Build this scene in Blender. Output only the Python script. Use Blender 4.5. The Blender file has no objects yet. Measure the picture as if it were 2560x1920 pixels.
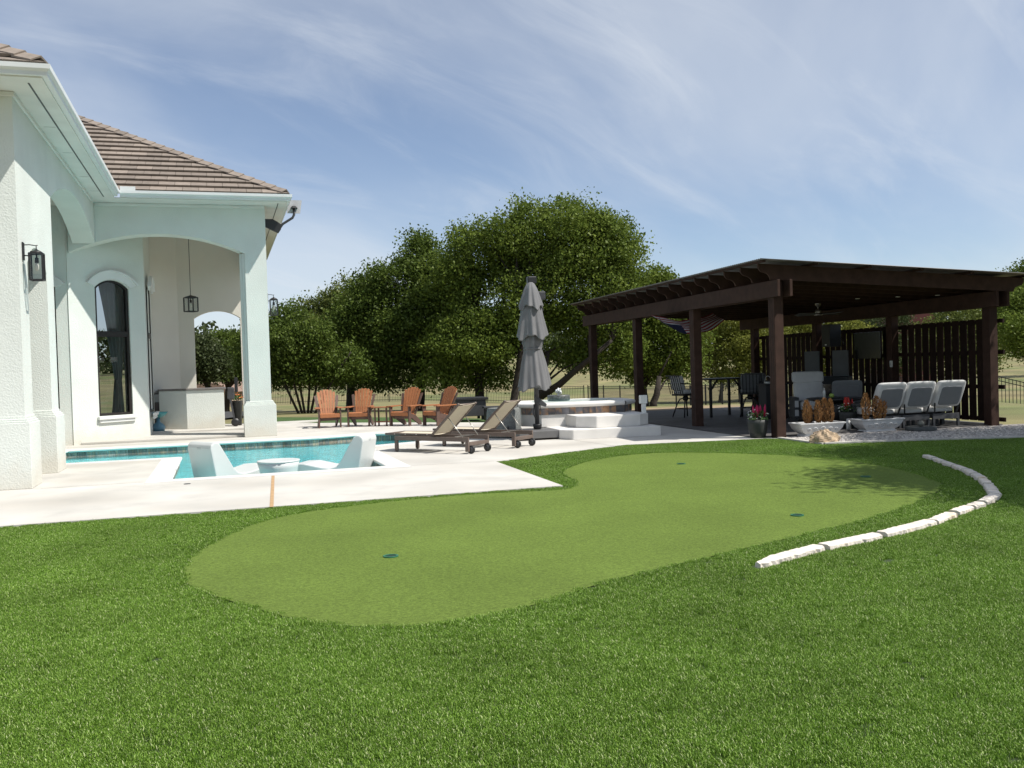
import bpy, math, random
import numpy as np
from mathutils import Vector, Matrix
from mathutils.geometry import tessellate_polygon
RAD = math.radians
random.seed(11)
rng = np.random.default_rng(11)
sc = bpy.context.scene
COL = sc.collection
cos, sin, pi = math.cos, math.sin, math.pi

# ------------------------------------------------------------------ camera
F, PITCH, ROLL, HC = 2323.0, .01958, .03064, 1.6
_fw = np.array([0, cos(PITCH), -sin(PITCH)]); _rt = np.array([1., 0, 0]); _dn = np.array([0, -sin(PITCH), -cos(PITCH)])
_r = cos(ROLL) * _rt + sin(ROLL) * _dn
_d = -sin(ROLL) * _rt + cos(ROLL) * _dn
cam_d = bpy.data.cameras.new('camera'); cam = bpy.data.objects.new('camera', cam_d); COL.objects.link(cam)
cam_d.sensor_fit = 'HORIZONTAL'; cam_d.sensor_width = 36; cam_d.lens = 36 * F / 2560
cam_d.clip_start = .05; cam_d.clip_end = 3000
_m = Matrix(((_r[0], -_d[0], -_fw[0], 0), (_r[1], -_d[1], -_fw[1], 0), (_r[2], -_d[2], -_fw[2], HC), (0, 0, 0, 1)))
cam.matrix_world = _m
sc.camera = cam

# ------------------------------------------------------------------ sky, sun, exposure
SUN_AZ, SUN_EL = -18.0, 54.0          # azimuth measured from +X towards +Y
w = bpy.data.worlds.new('World'); sc.world = w; w.use_nodes = True
nt = w.node_tree; nt.nodes.clear()
out = nt.nodes.new('ShaderNodeOutputWorld'); bg = nt.nodes.new('ShaderNodeBackground')
sky = nt.nodes.new('ShaderNodeTexSky'); sky.sky_type = 'NISHITA'; sky.sun_disc = False
sky.sun_elevation = RAD(SUN_EL); sky.sun_rotation = RAD(90 - SUN_AZ)
sky.altitude = 200; sky.air_density = .85; sky.dust_density = .35; sky.ozone_density = 2.2
bg.inputs[1].default_value = .106
tcw = nt.nodes.new('ShaderNodeTexCoord'); sep = nt.nodes.new('ShaderNodeSeparateXYZ')
nt.links.new(tcw.outputs['Generated'], sep.inputs[0])
def wmath(op, a, b=None, clamp=False):
    n = nt.nodes.new('ShaderNodeMath'); n.operation = op; n.use_clamp = clamp
    for i, v in enumerate((a, b)):
        if v is None: continue
        if isinstance(v, (int, float)): n.inputs[i].default_value = v
        else: nt.links.new(v, n.inputs[i])
    return n.outputs[0]
zz = wmath('ADD', wmath('MAXIMUM', sep.outputs[2], 0), .42)
cx = wmath('DIVIDE', sep.outputs[0], zz); cy = wmath('DIVIDE', sep.outputs[1], zz)
comb = nt.nodes.new('ShaderNodeCombineXYZ'); nt.links.new(cx, comb.inputs[0]); nt.links.new(cy, comb.inputs[1])
def cloud(rot, scl, loc, nscale, detail, rough, dist, lo, hi):
    m0 = nt.nodes.new('ShaderNodeMapping'); m0.inputs['Rotation'].default_value = (0, 0, RAD(rot)); nt.links.new(comb.outputs[0], m0.inputs[0])
    mp = nt.nodes.new('ShaderNodeMapping'); mp.inputs['Scale'].default_value = scl; mp.inputs['Location'].default_value = loc; mp.label = 'place'
    nt.links.new(m0.outputs[0], mp.inputs[0])
    nz = nt.nodes.new('ShaderNodeTexNoise'); nz.inputs['Scale'].default_value = nscale; nz.inputs['Detail'].default_value = detail
    nz.inputs['Roughness'].default_value = rough; nz.inputs['Distortion'].default_value = dist
    nt.links.new(mp.outputs[0], nz.inputs['Vector'])
    mr = nt.nodes.new('ShaderNodeMapRange'); mr.interpolation_type = 'SMOOTHSTEP'
    mr.inputs[1].default_value = lo; mr.inputs[2].default_value = hi
    nt.links.new(nz.outputs[0], mr.inputs[0]); return mr.outputs[0]
c1 = cloud(-44, (1.0, 1.7, 1), (6.05, -.43, 0), 1.0, 7, .5, .4, .29, .68)        # broad veils
c2 = cloud(-40, (1.0, 2.8, 1), (2.5, -6.29, 0), 2.4, 10, .6, .8, .45, .82)      # wisps
cm = wmath('MULTIPLY', wmath('ADD', wmath('ADD', wmath('MULTIPLY', c1, .66), .16), wmath('MULTIPLY', c2, .36), True), .74)
mixw = nt.nodes.new('ShaderNodeMix'); mixw.data_type = 'RGBA'
hz = nt.nodes.new('ShaderNodeVectorMath'); hz.operation = 'MULTIPLY'; hz.inputs[1].default_value = (.98, .97, .98)
nt.links.new(sky.outputs[0], hz.inputs[0])
nt.links.new(cm, mixw.inputs[0]); nt.links.new(hz.outputs[0], mixw.inputs[6]); mixw.inputs[7].default_value = (6.1, 6.5, 7.0, 1)
nt.links.new(mixw.outputs[2], bg.inputs[0]); nt.links.new(bg.outputs[0], out.inputs[0])

sl = bpy.data.lights.new('sun', 'SUN'); sl.energy = 5.0; sl.angle = RAD(.53); sl.color = (1, .955, .88)
so = bpy.data.objects.new('sun', sl); COL.objects.link(so)
sd = Vector((cos(RAD(SUN_AZ)) * cos(RAD(SUN_EL)), sin(RAD(SUN_AZ)) * cos(RAD(SUN_EL)), sin(RAD(SUN_EL))))
so.rotation_euler = sd.to_track_quat('Z', 'Y').to_euler(); so.location = sd * 60
sc.view_settings.view_transform = 'Standard'; sc.view_settings.look = 'None'
sc.view_settings.gamma = 1; sc.view_settings.exposure = 0.25
sc.render.engine = 'CYCLES'
try:
    sc.cycles.max_bounces = 8; sc.cycles.transparent_max_bounces = 16
    sc.cycles.caustics_reflective = False; sc.cycles.caustics_refractive = False
except Exception: pass

# ------------------------------------------------------------------ photo pixel -> place
def ray(x, y):
    return ((x - 1280) / F) * _r + ((y - 960) / F) * _d + _fw
def G(x, y, z=0.0):                      # where a pixel's ray meets level z
    d = ray(x, y); t = (z - HC) / d[2]; p = t * d; return (p[0], p[1])
def at(x, y, D):                          # point on the ray at distance D (along Y)
    d = ray(x, y); t = D / d[1]; return np.array([t * d[0], D, HC + t * d[2]])
PH, PP = RAD(17.344), RAD(13.7256)        # orientation of house and of pergola
def rot2(u, v, a): return (u * cos(a) - v * sin(a), u * sin(a) + v * cos(a))
def Hw(u, v): return rot2(u, v, PH)
def Pw(u, v): return rot2(u, v, PP)
def toH(x, y): return rot2(x, y, -PH)

# ------------------------------------------------------------------ materials
MATS = {}
def mat(name, col, rough=.6, var=.1, vs=3.0, bump=0, bs=60, rnd=0, metal=0, spec=.5, stretch=None, bdist=.01, col2=None, c2s=1.0, c2lo=.5, c2hi=.7, world=False, detail=5):
    if name in MATS: return MATS[name]
    m = bpy.data.materials.new(name); m.use_nodes = True; t = m.node_tree; n = t.nodes; L = t.links
    b = n['Principled BSDF']; b.inputs['Roughness'].default_value = rough; b.inputs['Metallic'].default_value = metal
    b.inputs['Specular IOR Level'].default_value = spec
    tc = n.new('ShaderNodeTexCoord'); oi = n.new('ShaderNodeObjectInfo')
    va = n.new('ShaderNodeVectorMath'); va.operation = 'MULTIPLY_ADD'
    cmb = n.new('ShaderNodeCombineXYZ')
    for i in range(3): L.new(oi.outputs['Random'], cmb.inputs[i])
    L.new(cmb.outputs[0], va.inputs[0]); va.inputs[1].default_value = (0, 0, 0) if world else (37.1, 53.7, 71.3)
    if world:
        ge = n.new('ShaderNodeNewGeometry'); L.new(ge.outputs['Position'], va.inputs[2])
    else: L.new(tc.outputs['Object'], va.inputs[2])
    vec = va.outputs[0]
    if stretch:
        mp = n.new('ShaderNodeMapping'); mp.inputs['Scale'].default_value = stretch; L.new(vec, mp.inputs[0]); vec = mp.outputs[0]
    nz = n.new('ShaderNodeTexNoise'); nz.inputs['Scale'].default_value = vs; nz.inputs['Detail'].default_value = detail; L.new(vec, nz.inputs['Vector'])
    mr = n.new('ShaderNodeMapRange'); mr.inputs[1].default_value = .3; mr.inputs[2].default_value = .7; mr.inputs[3].default_value = 1 - var; mr.inputs[4].default_value = 1 + var
    L.new(nz.outputs[0], mr.inputs[0])
    fac = mr.outputs[0]
    if rnd:
        r2 = n.new('ShaderNodeMapRange'); r2.inputs[3].default_value = 1 - rnd; r2.inputs[4].default_value = 1 + rnd; L.new(oi.outputs['Random'], r2.inputs[0])
        mm = n.new('ShaderNodeMath'); mm.operation = 'MULTIPLY'; L.new(fac, mm.inputs[0]); L.new(r2.outputs[0], mm.inputs[1]); fac = mm.outputs[0]
    base = None
    if col2:
        n2 = n.new('ShaderNodeTexNoise'); n2.inputs['Scale'].default_value = c2s; n2.inputs['Detail'].default_value = 4; L.new(vec, n2.inputs['Vector'])
        m2 = n.new('ShaderNodeMapRange'); m2.inputs[1].default_value = c2lo; m2.inputs[2].default_value = c2hi; L.new(n2.outputs[0], m2.inputs[0])
        mx = n.new('ShaderNodeMix'); mx.data_type = 'RGBA'; mx.inputs[6].default_value = (*col, 1); mx.inputs[7].default_value = (*col2, 1); L.new(m2.outputs[0], mx.inputs[0]); base = mx.outputs[2]
    sclr = n.new('ShaderNodeVectorMath'); sclr.operation = 'SCALE'
    if base: L.new(base, sclr.inputs[0])
    else: sclr.inputs[0].default_value = col
    L.new(fac, sclr.inputs['Scale']); L.new(sclr.outputs[0], b.inputs['Base Color'])
    if bump:
        nb = n.new('ShaderNodeTexNoise'); nb.inputs['Scale'].default_value = bs; nb.inputs['Detail'].default_value = 4; L.new(vec, nb.inputs['Vector'])
        bp = n.new('ShaderNodeBump'); bp.inputs['Strength'].default_value = bump; bp.inputs['Distance'].default_value = bdist
        L.new(nb.outputs[0], bp.inputs['Height']); L.new(bp.outputs[0], b.inputs['Normal'])
    MATS[name] = m; return m

STUCCO = mat('stucco', (.65, .68, .64), .9, .05, 1.2, .6, 42, bdist=.012, spec=.2)
STUCCO_S = mat('stucco_smooth', (.66, .675, .65), .9, .04, 1.0, .35, 35, bdist=.008, spec=.2)
STUCCO_IN = mat('stucco_inside', (.66, .635, .57), .9, .04, 1.0, .3, 30, bdist=.008, spec=.2)
TRIM = mat('trim_white', (.70, .715, .70), .6, .03, 3)
GUTTER = mat('gutter_white', (.68, .70, .695), .45, .04, 2)
SOFFIT = mat('soffit_board', (.66, .66, .63), .7, .06, 2)
TILE = mat('roof_tile', (.222, .184, .152), .85, .14, 9, .3, 60, rnd=.2, bdist=.004)
UNDER = mat('roof_felt', (.03, .026, .024), .9)
BLACK = mat('black_metal', (.014, .014, .015), .45, .1, 8)
BRONZE = mat('dark_bronze', (.028, .024, .022), .4, .1, 8, metal=.3)
CONC = mat('concrete', (.53, .51, .47), .88, .13, 1.6, .18, 120, bdist=.003, spec=.25, col2=(.42, .395, .355), c2s=.8, c2lo=.45, c2hi=.75)
COPING = mat('coping_stone', (.63, .615, .585), .8, .06, 2.5, .15, 90, bdist=.003)
PLASTER = mat('pool_plaster', (.46, .87, .90), .7, .08, 1.2)
LEDGE = mat('pool_ledge', (.60, .80, .79), .7, .06, 1.2)
SLATE = mat('slate_tile', (.13, .125, .135), .5, .35, 7, .2, 20, rnd=.35, col2=(.30, .17, .09), c2s=3.5, c2lo=.5, c2hi=.62)
WATERT = mat('waterline_tile', (.21, .19, .175), .55, .35, 9, rnd=.5, col2=(.33, .24, .17), c2s=3, c2lo=.5, c2hi=.62, spec=.3)
GROUT = mat('grout', (.55, .54, .52), .9)
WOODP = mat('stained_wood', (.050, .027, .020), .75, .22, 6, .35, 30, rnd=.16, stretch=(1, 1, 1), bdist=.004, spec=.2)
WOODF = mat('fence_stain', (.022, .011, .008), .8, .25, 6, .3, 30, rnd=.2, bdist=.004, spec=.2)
METALROOF = mat('corrugated_metal', (.16, .15, .145), .5, .15, 3, metal=.6)
TAUPE = mat('lounger_frame', (.135, .102, .085), .55, .1, 5)
SLING = mat('sling_fabric', (.60, .53, .41), .85, .05, 60, .1, 400, bdist=.001)
ORANGE = mat('cedar_slat', (.33, .125, .048), .6, .12, 4, .1, 40, rnd=.10, stretch=(8, 8, 1))
BROWN = mat('brown_poly', (.105, .062, .048), .6, .1, 5)
CANOPY = mat('umbrella_cloth', (.155, .155, .16), .9, .06, 5, .1, 200, bdist=.002)
DGREY = mat('charcoal_metal', (.045, .046, .05), .5, .1, 6)
BASEBOX = mat('umbrella_base', (.12, .118, .118), .6, .08, 6)
GRANITE = mat('granite', (.10, .105, .10), .35, .5, 26, .1, 60)
WICKER = mat('grey_weave', (.16, .17, .165), .8, .3, 30, .6, 70, bdist=.006)
WHITEP = mat('white_resin', (.55, .57, .56), .45, .03, 3)
WHITEPL = mat('white_planter', (.58, .585, .585), .7, .07, 6, .3, 25, bdist=.006)
DEADP = mat('dry_conifer', (.30, .155, .055), .85, .35, 20)
POTG = mat('dark_pot', (.035, .038, .035), .6, .15, 5)
CUSH = mat('grey_cushion', (.62, .62, .61), .9, .05, 8, .15, 180, bdist=.002)
CUSHD = mat('grey_cushion_dark', (.20, .21, .22), .9, .05, 8, .15, 180, bdist=.002)
CUSHL = mat('pale_cushion', (.55, .55, .545), .9, .05, 8, .1, 180, bdist=.002)
PLANK = mat('deck_plank', (.095, .090, .087), .7, .16, 4, .15, 30, rnd=.14, stretch=(.6, 8, 1), bdist=.003)
STONE = mat('limestone', (.66, .60, .53), .9, .14, 6, .7, 22, bdist=.012, col2=(.55, .43, .30), c2s=6, c2lo=.55, c2hi=.75)
BOULDER = mat('boulder_stone', (.40, .30, .20), .9, .3, 7, .8, 14, bdist=.02, col2=(.16, .13, .11), c2s=4, c2lo=.54, c2hi=.66)
GRAVEL = mat('gravel_stone', (.44, .41, .38), .9, .3, 12, rnd=.4)
BARK = mat('bark', (.030, .023, .018), .95, .3, 5, .8, 14, bdist=.03)
CUPG = mat('cup_green', (.02, .14, .07), .4, .1, 10)
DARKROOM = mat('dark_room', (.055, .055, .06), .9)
CURTAIN = mat('sheer_curtain', (.62, .60, .52), .9, .06, 4)
REDF = mat('magenta_bloom', (.42, .01, .08), .7, .2, 20)
REDF2 = mat('red_bloom', (.45, .03, .02), .7, .2, 20)
ORGF = mat('orange_bloom', (.60, .16, .04), .7, .2, 20)
WHF = mat('white_bloom', (.75, .75, .72), .7, .05, 20)
LEAFP = mat('pot_leaf', (.06, .12, .03), .7, .2, 20)
STEEL = mat('brushed_steel', (.45, .43, .40), .35, .05, 10, metal=.9)
TEAL = mat('teal_plastic', (.06, .28, .30), .5)
REDW = mat('red_siding', (.07, .012, .010), .8)
ROOFB = mat('brown_shingle', (.24, .16, .12), .9, .1, 3)
ASPH = mat('asphalt', (.055, .055, .055), .9, .1, 3)
BOTTLE = mat('bottle_white', (.65, .65, .63), .4)
LIME = mat('lime_green', (.30, .42, .08), .5)
SAND = mat('tan_joint', (.42, .27, .14), .9, .15, 12)
DIRT = mat('dry_dirt', (.27, .20, .12), .95, .2, 2)

def glassmat(name, tint, refl_rough=.01, ior=1.45, bump=0, bs=3.0, bdist=.02):
    m = bpy.data.materials.new(name); m.use_nodes = True; t = m.node_tree; n = t.nodes; L = t.links
    n.remove(n['Principled BSDF']); o = n['Material Output']
    tr = n.new('ShaderNodeBsdfTransparent'); tr.inputs[0].default_value = (*tint, 1)
    gl = n.new('ShaderNodeBsdfGlossy'); gl.inputs['Roughness'].default_value = refl_rough
    fr = n.new('ShaderNodeFresnel'); fr.inputs[0].default_value = ior
    mx = n.new('ShaderNodeMixShader'); L.new(fr.outputs[0], mx.inputs[0]); L.new(tr.outputs[0], mx.inputs[1]); L.new(gl.outputs[0], mx.inputs[2]); L.new(mx.outputs[0], o.inputs[0])
    if bump:
        ge = n.new('ShaderNodeNewGeometry'); mp = n.new('ShaderNodeMapping'); mp.inputs['Scale'].default_value = (1, 1.7, 1); L.new(ge.outputs['Position'], mp.inputs[0])
        nz = n.new('ShaderNodeTexNoise'); nz.inputs['Scale'].default_value = bs; nz.inputs['Detail'].default_value = 4; nz.inputs['Distortion'].default_value = .6; L.new(mp.outputs[0], nz.inputs['Vector'])
        bp = n.new('ShaderNodeBump'); bp.inputs['Strength'].default_value = bump; bp.inputs['Distance'].default_value = bdist
        L.new(nz.outputs[0], bp.inputs['Height']); L.new(bp.outputs[0], gl.inputs['Normal']); L.new(bp.outputs[0], fr.inputs['Normal'])
    MATS[name] = m; return m
GLASS = glassmat('window_glass', (.50, .54, .56), .01, 1.6)
LGLASS = glassmat('lantern_glass', (.86, .88, .88), .02, 1.45)
WATER = glassmat('pool_water', (.72, .96, .98), .02, 1.33, .7, 4.6, .035)

def splash(m):
    # dirt thrown up by rain: a tan, uneven stain on the lowest part of the wall
    t = m.node_tree; n = t.nodes; L = t.links; b = n['Principled BSDF']; src = b.inputs['Base Color'].links[0].from_socket
    tc = n.new('ShaderNodeTexCoord'); sp = n.new('ShaderNodeSeparateXYZ'); L.new(tc.outputs['Object'], sp.inputs[0])
    nz = n.new('ShaderNodeTexNoise'); nz.inputs['Scale'].default_value = 2.2; nz.inputs['Detail'].default_value = 8; nz.inputs['Roughness'].default_value = .65; L.new(tc.outputs['Object'], nz.inputs['Vector'])
    a = n.new('ShaderNodeMath'); a.operation = 'MULTIPLY_ADD'; L.new(nz.outputs[0], a.inputs[0]); a.inputs[1].default_value = -1.1; L.new(sp.outputs[2], a.inputs[2])
    mr = n.new('ShaderNodeMapRange'); mr.interpolation_type = 'SMOOTHSTEP'; mr.inputs[1].default_value = .02; mr.inputs[2].default_value = -.62; mr.inputs[3].default_value = 0; mr.inputs[4].default_value = .42; L.new(a.outputs[0], mr.inputs[0])
    mx = n.new('ShaderNodeMix'); mx.data_type = 'RGBA'; mx.inputs[7].default_value = (.54, .46, .36, 1); L.new(src, mx.inputs[6]); L.new(mr.outputs[0], mx.inputs[0]); L.new(mx.outputs[2], b.inputs['Base Color'])
splash(STUCCO)
def leafmat(name, c1, c2, trans=.35):
    m = bpy.data.materials.new(name); m.use_nodes = True; t = m.node_tree; n = t.nodes; L = t.links
    n.remove(n['Principled BSDF']); o = n['Material Output']
    a = n.new('ShaderNodeAttribute'); a.attribute_name = 'rnd'
    mx = n.new('ShaderNodeMix'); mx.data_type = 'RGBA'; mx.inputs[6].default_value = (*c1, 1); mx.inputs[7].default_value = (*c2, 1); L.new(a.outputs['Fac'], mx.inputs[0])
    df = n.new('ShaderNodeBsdfDiffuse'); tl = n.new('ShaderNodeBsdfTranslucent'); gl = n.new('ShaderNodeBsdfGlossy'); gl.inputs['Roughness'].default_value = .45; gl.inputs[0].default_value = (.5, .5, .5, 1)
    L.new(mx.outputs[2], df.inputs[0]); L.new(mx.outputs[2], tl.inputs[0])
    ms = n.new('ShaderNodeMixShader'); ms.inputs[0].default_value = trans; L.new(df.outputs[0], ms.inputs[1]); L.new(tl.outputs[0], ms.inputs[2])
    m2 = n.new('ShaderNodeMixShader'); m2.inputs[0].default_value = .018; L.new(ms.outputs[0], m2.inputs[1]); L.new(gl.outputs[0], m2.inputs[2]); L.new(m2.outputs[0], o.inputs[0])
    MATS[name] = m; return m
LEAF_MAPLE = leafmat('leaf_maple', (.075, .120, .018), (.185, .235, .045))
LEAF_DARK = leafmat('leaf_dark', (.048, .082, .014), (.130, .175, .034), .3)
LEAF_OLIVE = leafmat('leaf_olive', (.070, .100, .020), (.180, .205, .055))
LEAF_YELLOW = leafmat('leaf_yellow', (.115, .135, .022), (.240, .250, .055))
LEAF_FAR = leafmat('leaf_far', (.040, .058, .022), (.085, .105, .042), .25)

# ------------------------------------------------------------------ mesh builder
class MB:
    def __init__(s): s.v = []; s.f = []; s.sm = []
    def add(s, vs, fs, smooth=False):
        o = len(s.v); s.v += [tuple(p) for p in vs]
        for f in fs: s.f.append(tuple(i + o for i in f)); s.sm.append(smooth)
        return s
    def box(s, x0, x1, y0, y1, z0, z1):
        return s.add([(x0, y0, z0), (x1, y0, z0), (x1, y1, z0), (x0, y1, z0), (x0, y0, z1), (x1, y0, z1), (x1, y1, z1), (x0, y1, z1)],
                     [(0, 3, 2, 1), (4, 5, 6, 7), (0, 1, 5, 4), (1, 2, 6, 5), (2, 3, 7, 6), (3, 0, 4, 7)])
    def bar(s, p, q, w, h, up=(0, 0, 1)):
        p = Vector(p); q = Vector(q); d = (q - p).normalized(); u = Vector(up); x = d.cross(u)
        if x.length < 1e-4: x = d.cross(Vector((1, 0, 0)))
        x.normalize(); u = x.cross(d).normalized(); x *= w / 2; u *= h / 2
        vs = [p - x - u, p + x - u, p + x + u, p - x + u, q - x - u, q + x - u, q + x + u, q - x + u]
        return s.add(vs, [(0, 1, 2, 3), (7, 6, 5, 4), (0, 4, 5, 1), (1, 5, 6, 2), (2, 6, 7, 3), (3, 7, 4, 0)])
    def tube(s, pts, r, n=8, cap=True):
        pts = [Vector(p) for p in pts]; m = len(pts); rs = r if isinstance(r, (list, tuple)) else [r] * m
        o = len(s.v); prev = None
        for i, p in enumerate(pts):
            d = (pts[min(i + 1, m - 1)] - pts[max(i - 1, 0)]).normalized()
            if prev is None:
                a = d.cross(Vector((0, 0, 1)));
                if a.length < 1e-3: a = d.cross(Vector((1, 0, 0)))
            else: a = prev - d * prev.dot(d)
            a.normalize(); prev = a; b = d.cross(a)
            for k in range(n):
                t = 2 * pi * k / n; s.v.append(tuple(p + (a * cos(t) + b * sin(t)) * rs[i]))
        for i in range(m - 1):
            for k in range(n):
                k2 = (k + 1) % n; s.f.append((o + i * n + k, o + i * n + k2, o + (i + 1) * n + k2, o + (i + 1) * n + k)); s.sm.append(True)
        if cap:
            s.f.append(tuple(o + k for k in range(n))[::-1]); s.sm.append(False); s.f.append(tuple(o + (m - 1) * n + k for k in range(n))); s.sm.append(False)
        return s
    def lathe(s, prof, n=20, c=(0, 0, 0), smooth=True, fold=None):
        o = len(s.v); m = len(prof)
        for i, (r, z) in enumerate(prof):
            for k in range(n):
                t = 2 * pi * k / n; rr = r * (fold(t, i) if fold else 1)
                s.v.append((c[0] + rr * cos(t), c[1] + rr * sin(t), c[2] + z))
        for i in range(m - 1):
            for k in range(n):
                k2 = (k + 1) % n; s.f.append((o + i * n + k, o + i * n + k2, o + (i + 1) * n + k2, o + (i + 1) * n + k)); s.sm.append(smooth)
        if prof[0][0] > 1e-5: s.f.append(tuple(o + k for k in range(n))[::-1]); s.sm.append(False)
        if prof[-1][0] > 1e-5: s.f.append(tuple(o + (m - 1) * n + k for k in range(n))); s.sm.append(False)
        return s
    def extr(s, poly, fa, fb, smooth=False):
        """polygon (list of 2d) mapped to 3d by fa (start) and fb (end)"""
        n = len(poly); o = len(s.v)
        s.v += [tuple(fa(*p)) for p in poly] + [tuple(fb(*p)) for p in poly]
        tri = tessellate_polygon([[Vector((p[0], p[1], 0)) for p in poly]])
        for t in tri:
            s.f.append((o + t[0], o + t[1], o + t[2])); s.sm.append(False)
            s.f.append((o + n + t[2], o + n + t[1], o + n + t[0])); s.sm.append(False)
        for i in range(n):
            j = (i + 1) % n; s.f.append((o + i, o + n + i, o + n + j, o + j)); s.sm.append(smooth)
        return s
    def prism(s, poly, z0, z1): return s.extr(poly, lambda x, y: (x, y, z0), lambda x, y: (x, y, z1))
    def sheet(s, poly, z, holes=()):
        loops = [[Vector((p[0], p[1], 0)) for p in l] for l in [poly, *holes]]
        pts = [p for l in loops for p in l]; tri = tessellate_polygon(loops)
        fs = []
        for t in tri:
            a, b, c = (pts[i] for i in t)
            fs.append(tuple(t) if (b - a).cross(c - a).z > 0 else tuple(t)[::-1])
        return s.add([(p.x, p.y, z) for p in pts], fs)
    def grid(s, fn, nu, nv, smooth=True):
        o = len(s.v)
        for i in range(nu + 1):
            for j in range(nv + 1): s.v.append(tuple(fn(i / nu, j / nv)))
        for i in range(nu):
            for j in range(nv):
                a = o + i * (nv + 1) + j; s.f.append((a, a + nv + 1, a + nv + 2, a + 1)); s.sm.append(smooth)
        return s
    def rbox(s, x0, x1, y0, y1, z0, z1, r=.04, k=3):
        """soft cushion: superellipsoid-like rounded box"""
        nx = 10; hx, hy, hz = (x1 - x0) / 2, (y1 - y0) / 2, (z1 - z0) / 2; c = ((x0 + x1) / 2, (y0 + y1) / 2, (z0 + z1) / 2)
        o = len(s.v); nu, nv = 20, 10
        def pw(a, e): return math.copysign(abs(a) ** e, a)
        e = .28
        for i in range(nv + 1):
            ph = -pi / 2 + pi * i / nv
            for j in range(nu):
                th = 2 * pi * j / nu
                s.v.append((c[0] + hx * pw(cos(ph), e) * pw(cos(th), e), c[1] + hy * pw(cos(ph), e) * pw(sin(th), e), c[2] + hz * pw(sin(ph), e)))
        for i in range(nv):
            for j in range(nu):
                j2 = (j + 1) % nu; s.f.append((o + i * nu + j, o + i * nu + j2, o + (i + 1) * nu + j2, o + (i + 1) * nu + j)); s.sm.append(True)
        return s
    def xf(s, fn): s.v = [tuple(fn(*p)) for p in s.v]; return s
    def off(s, dx, dy, dz=0): s.v = [(x - dx, y - dy, z - dz) for x, y, z in s.v]; return s

def mesh_of(name, mb):
    me = bpy.data.meshes.new(name); me.from_pydata(mb.v, [], mb.f); me.polygons.foreach_set('use_smooth', mb.sm); me.update(); return me
def obj(name, data, m=None, parent=None, bevel=0, loc=None, rz=None):
    me = mesh_of(name, data) if isinstance(data, MB) else data
    o = bpy.data.objects.new(name, me); COL.objects.link(o)
    if m and me is not None and not me.materials: me.materials.append(m)
    if parent: o.parent = parent
    if loc is not None: o.location = loc
    if rz is not None: o.rotation_euler = (0, 0, rz)
    if bevel:
        b = o.modifiers.new('bevel', 'BEVEL'); b.width = bevel; b.segments = 2; b.limit_method = 'ANGLE'; b.angle_limit = RAD(40)
    return o
def tag(o, label, cat, group=None):
    o['label'] = label; o['category'] = cat
    if group: o['group'] = group
    return o
def thing(name, label, cat, loc=(0, 0, 0), rz=0, group=None):
    o = bpy.data.objects.new(name, None); COL.objects.link(o); o.location = loc; o.rotation_euler = (0, 0, rz); o.empty_display_size = .2
    return tag(o, label, cat, group)
def struct(o, kind='structure'): o['kind'] = kind; return o
def copy_tree(o, parent=None):
    c = o.copy(); COL.objects.link(c); c.parent = parent
    for ch in list(o.children): copy_tree(ch, c)
    return c
def arc(x0, x1, zs, rise, n=14):
    """points of a segmental arch from (x0,zs) to (x1,zs)"""
    h = (x1 - x0) / 2; Rr = (h * h + rise * rise) / (2 * rise); cz = zs + rise - Rr; xm = (x0 + x1) / 2
    a = math.asin(max(-1, min(1, h / Rr))); return [(xm + Rr * sin(-a + 2 * a * i / n), cz + Rr * cos(-a + 2 * a * i / n)) for i in range(n + 1)]
def catmull(pts, n=6):
    P = [np.array(p) for p in pts]; out = []
    for i in range(len(P)):
        a, b, c, d = P[i - 1], P[i], P[(i + 1) % len(P)], P[(i + 2) % len(P)]
        for k in range(n):
            t = k / n; out.append(.5 * ((2 * b) + (-a + c) * t + (2 * a - 5 * b + 4 * c - d) * t * t + (-a + 3 * b - 3 * c + d) * t ** 3))
    return [tuple(p) for p in out]
def inside(poly, X, Y):
    poly = np.array(poly); r = np.zeros(X.shape, bool); n = len(poly)
    for i in range(n):
        x1, y1 = poly[i]; x2, y2 = poly[(i + 1) % n]
        if y1 == y2: continue
        c = ((y1 > Y) != (y2 > Y)) & (X < (x2 - x1) * (Y - y1) / (y2 - y1) + x1); r ^= c
    return r
def offset_poly(poly, d):
    """grow a counter-clockwise polygon by d"""
    n = len(poly); out = []
    for i in range(n):
        p0, p1, p2 = (np.array(poly[(i + k) % n], float) for k in (-1, 0, 1))
        a = (p1 - p0) / np.linalg.norm(p1 - p0); b = (p2 - p1) / np.linalg.norm(p2 - p1)
        na = np.array([a[1], -a[0]]); nb = np.array([b[1], -b[0]]); m = na + nb; m = m / max(.3, (m @ m) / 2) ; out.append(tuple(p1 + m * d))
    return out

# ================================================================== SETTING
def sstep(a, b, x): t = np.clip((x - a) / (b - a), 0, 1); return t * t * (3 - 2 * t)
def hgt(X, Y):
    X = np.asarray(X, float); Y = np.asarray(Y, float)
    dep = .65 + .55 * sstep(-12, 6, X)
    fall = -dep * sstep(30, 62, Y) - 1.15 * sstep(15.5, 21, X) * sstep(17, 30, Y) * (1 - sstep(40, 62, Y))
    rise = 3.2 * sstep(72, 175, Y) + 5 * sstep(170, 420, Y)
    und = .18 * np.sin(X * .06 + 1) * np.cos(Y * .05) * sstep(60, 90, Y)
    return -.06 + fall + rise + und
POOL = [(-.85, 15.2), (2.6, 15.2), (2.6, 19.4), (4.6, 20.2), (5.3, 21.2), (5.0, 22.6), (3.6, 23.4), (2.2, 22.95), (-3.4, 22.95), (-3.4, 19.3), (-.85, 19.3)]
POOLW = [Hw(*p) for p in POOL]
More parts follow.
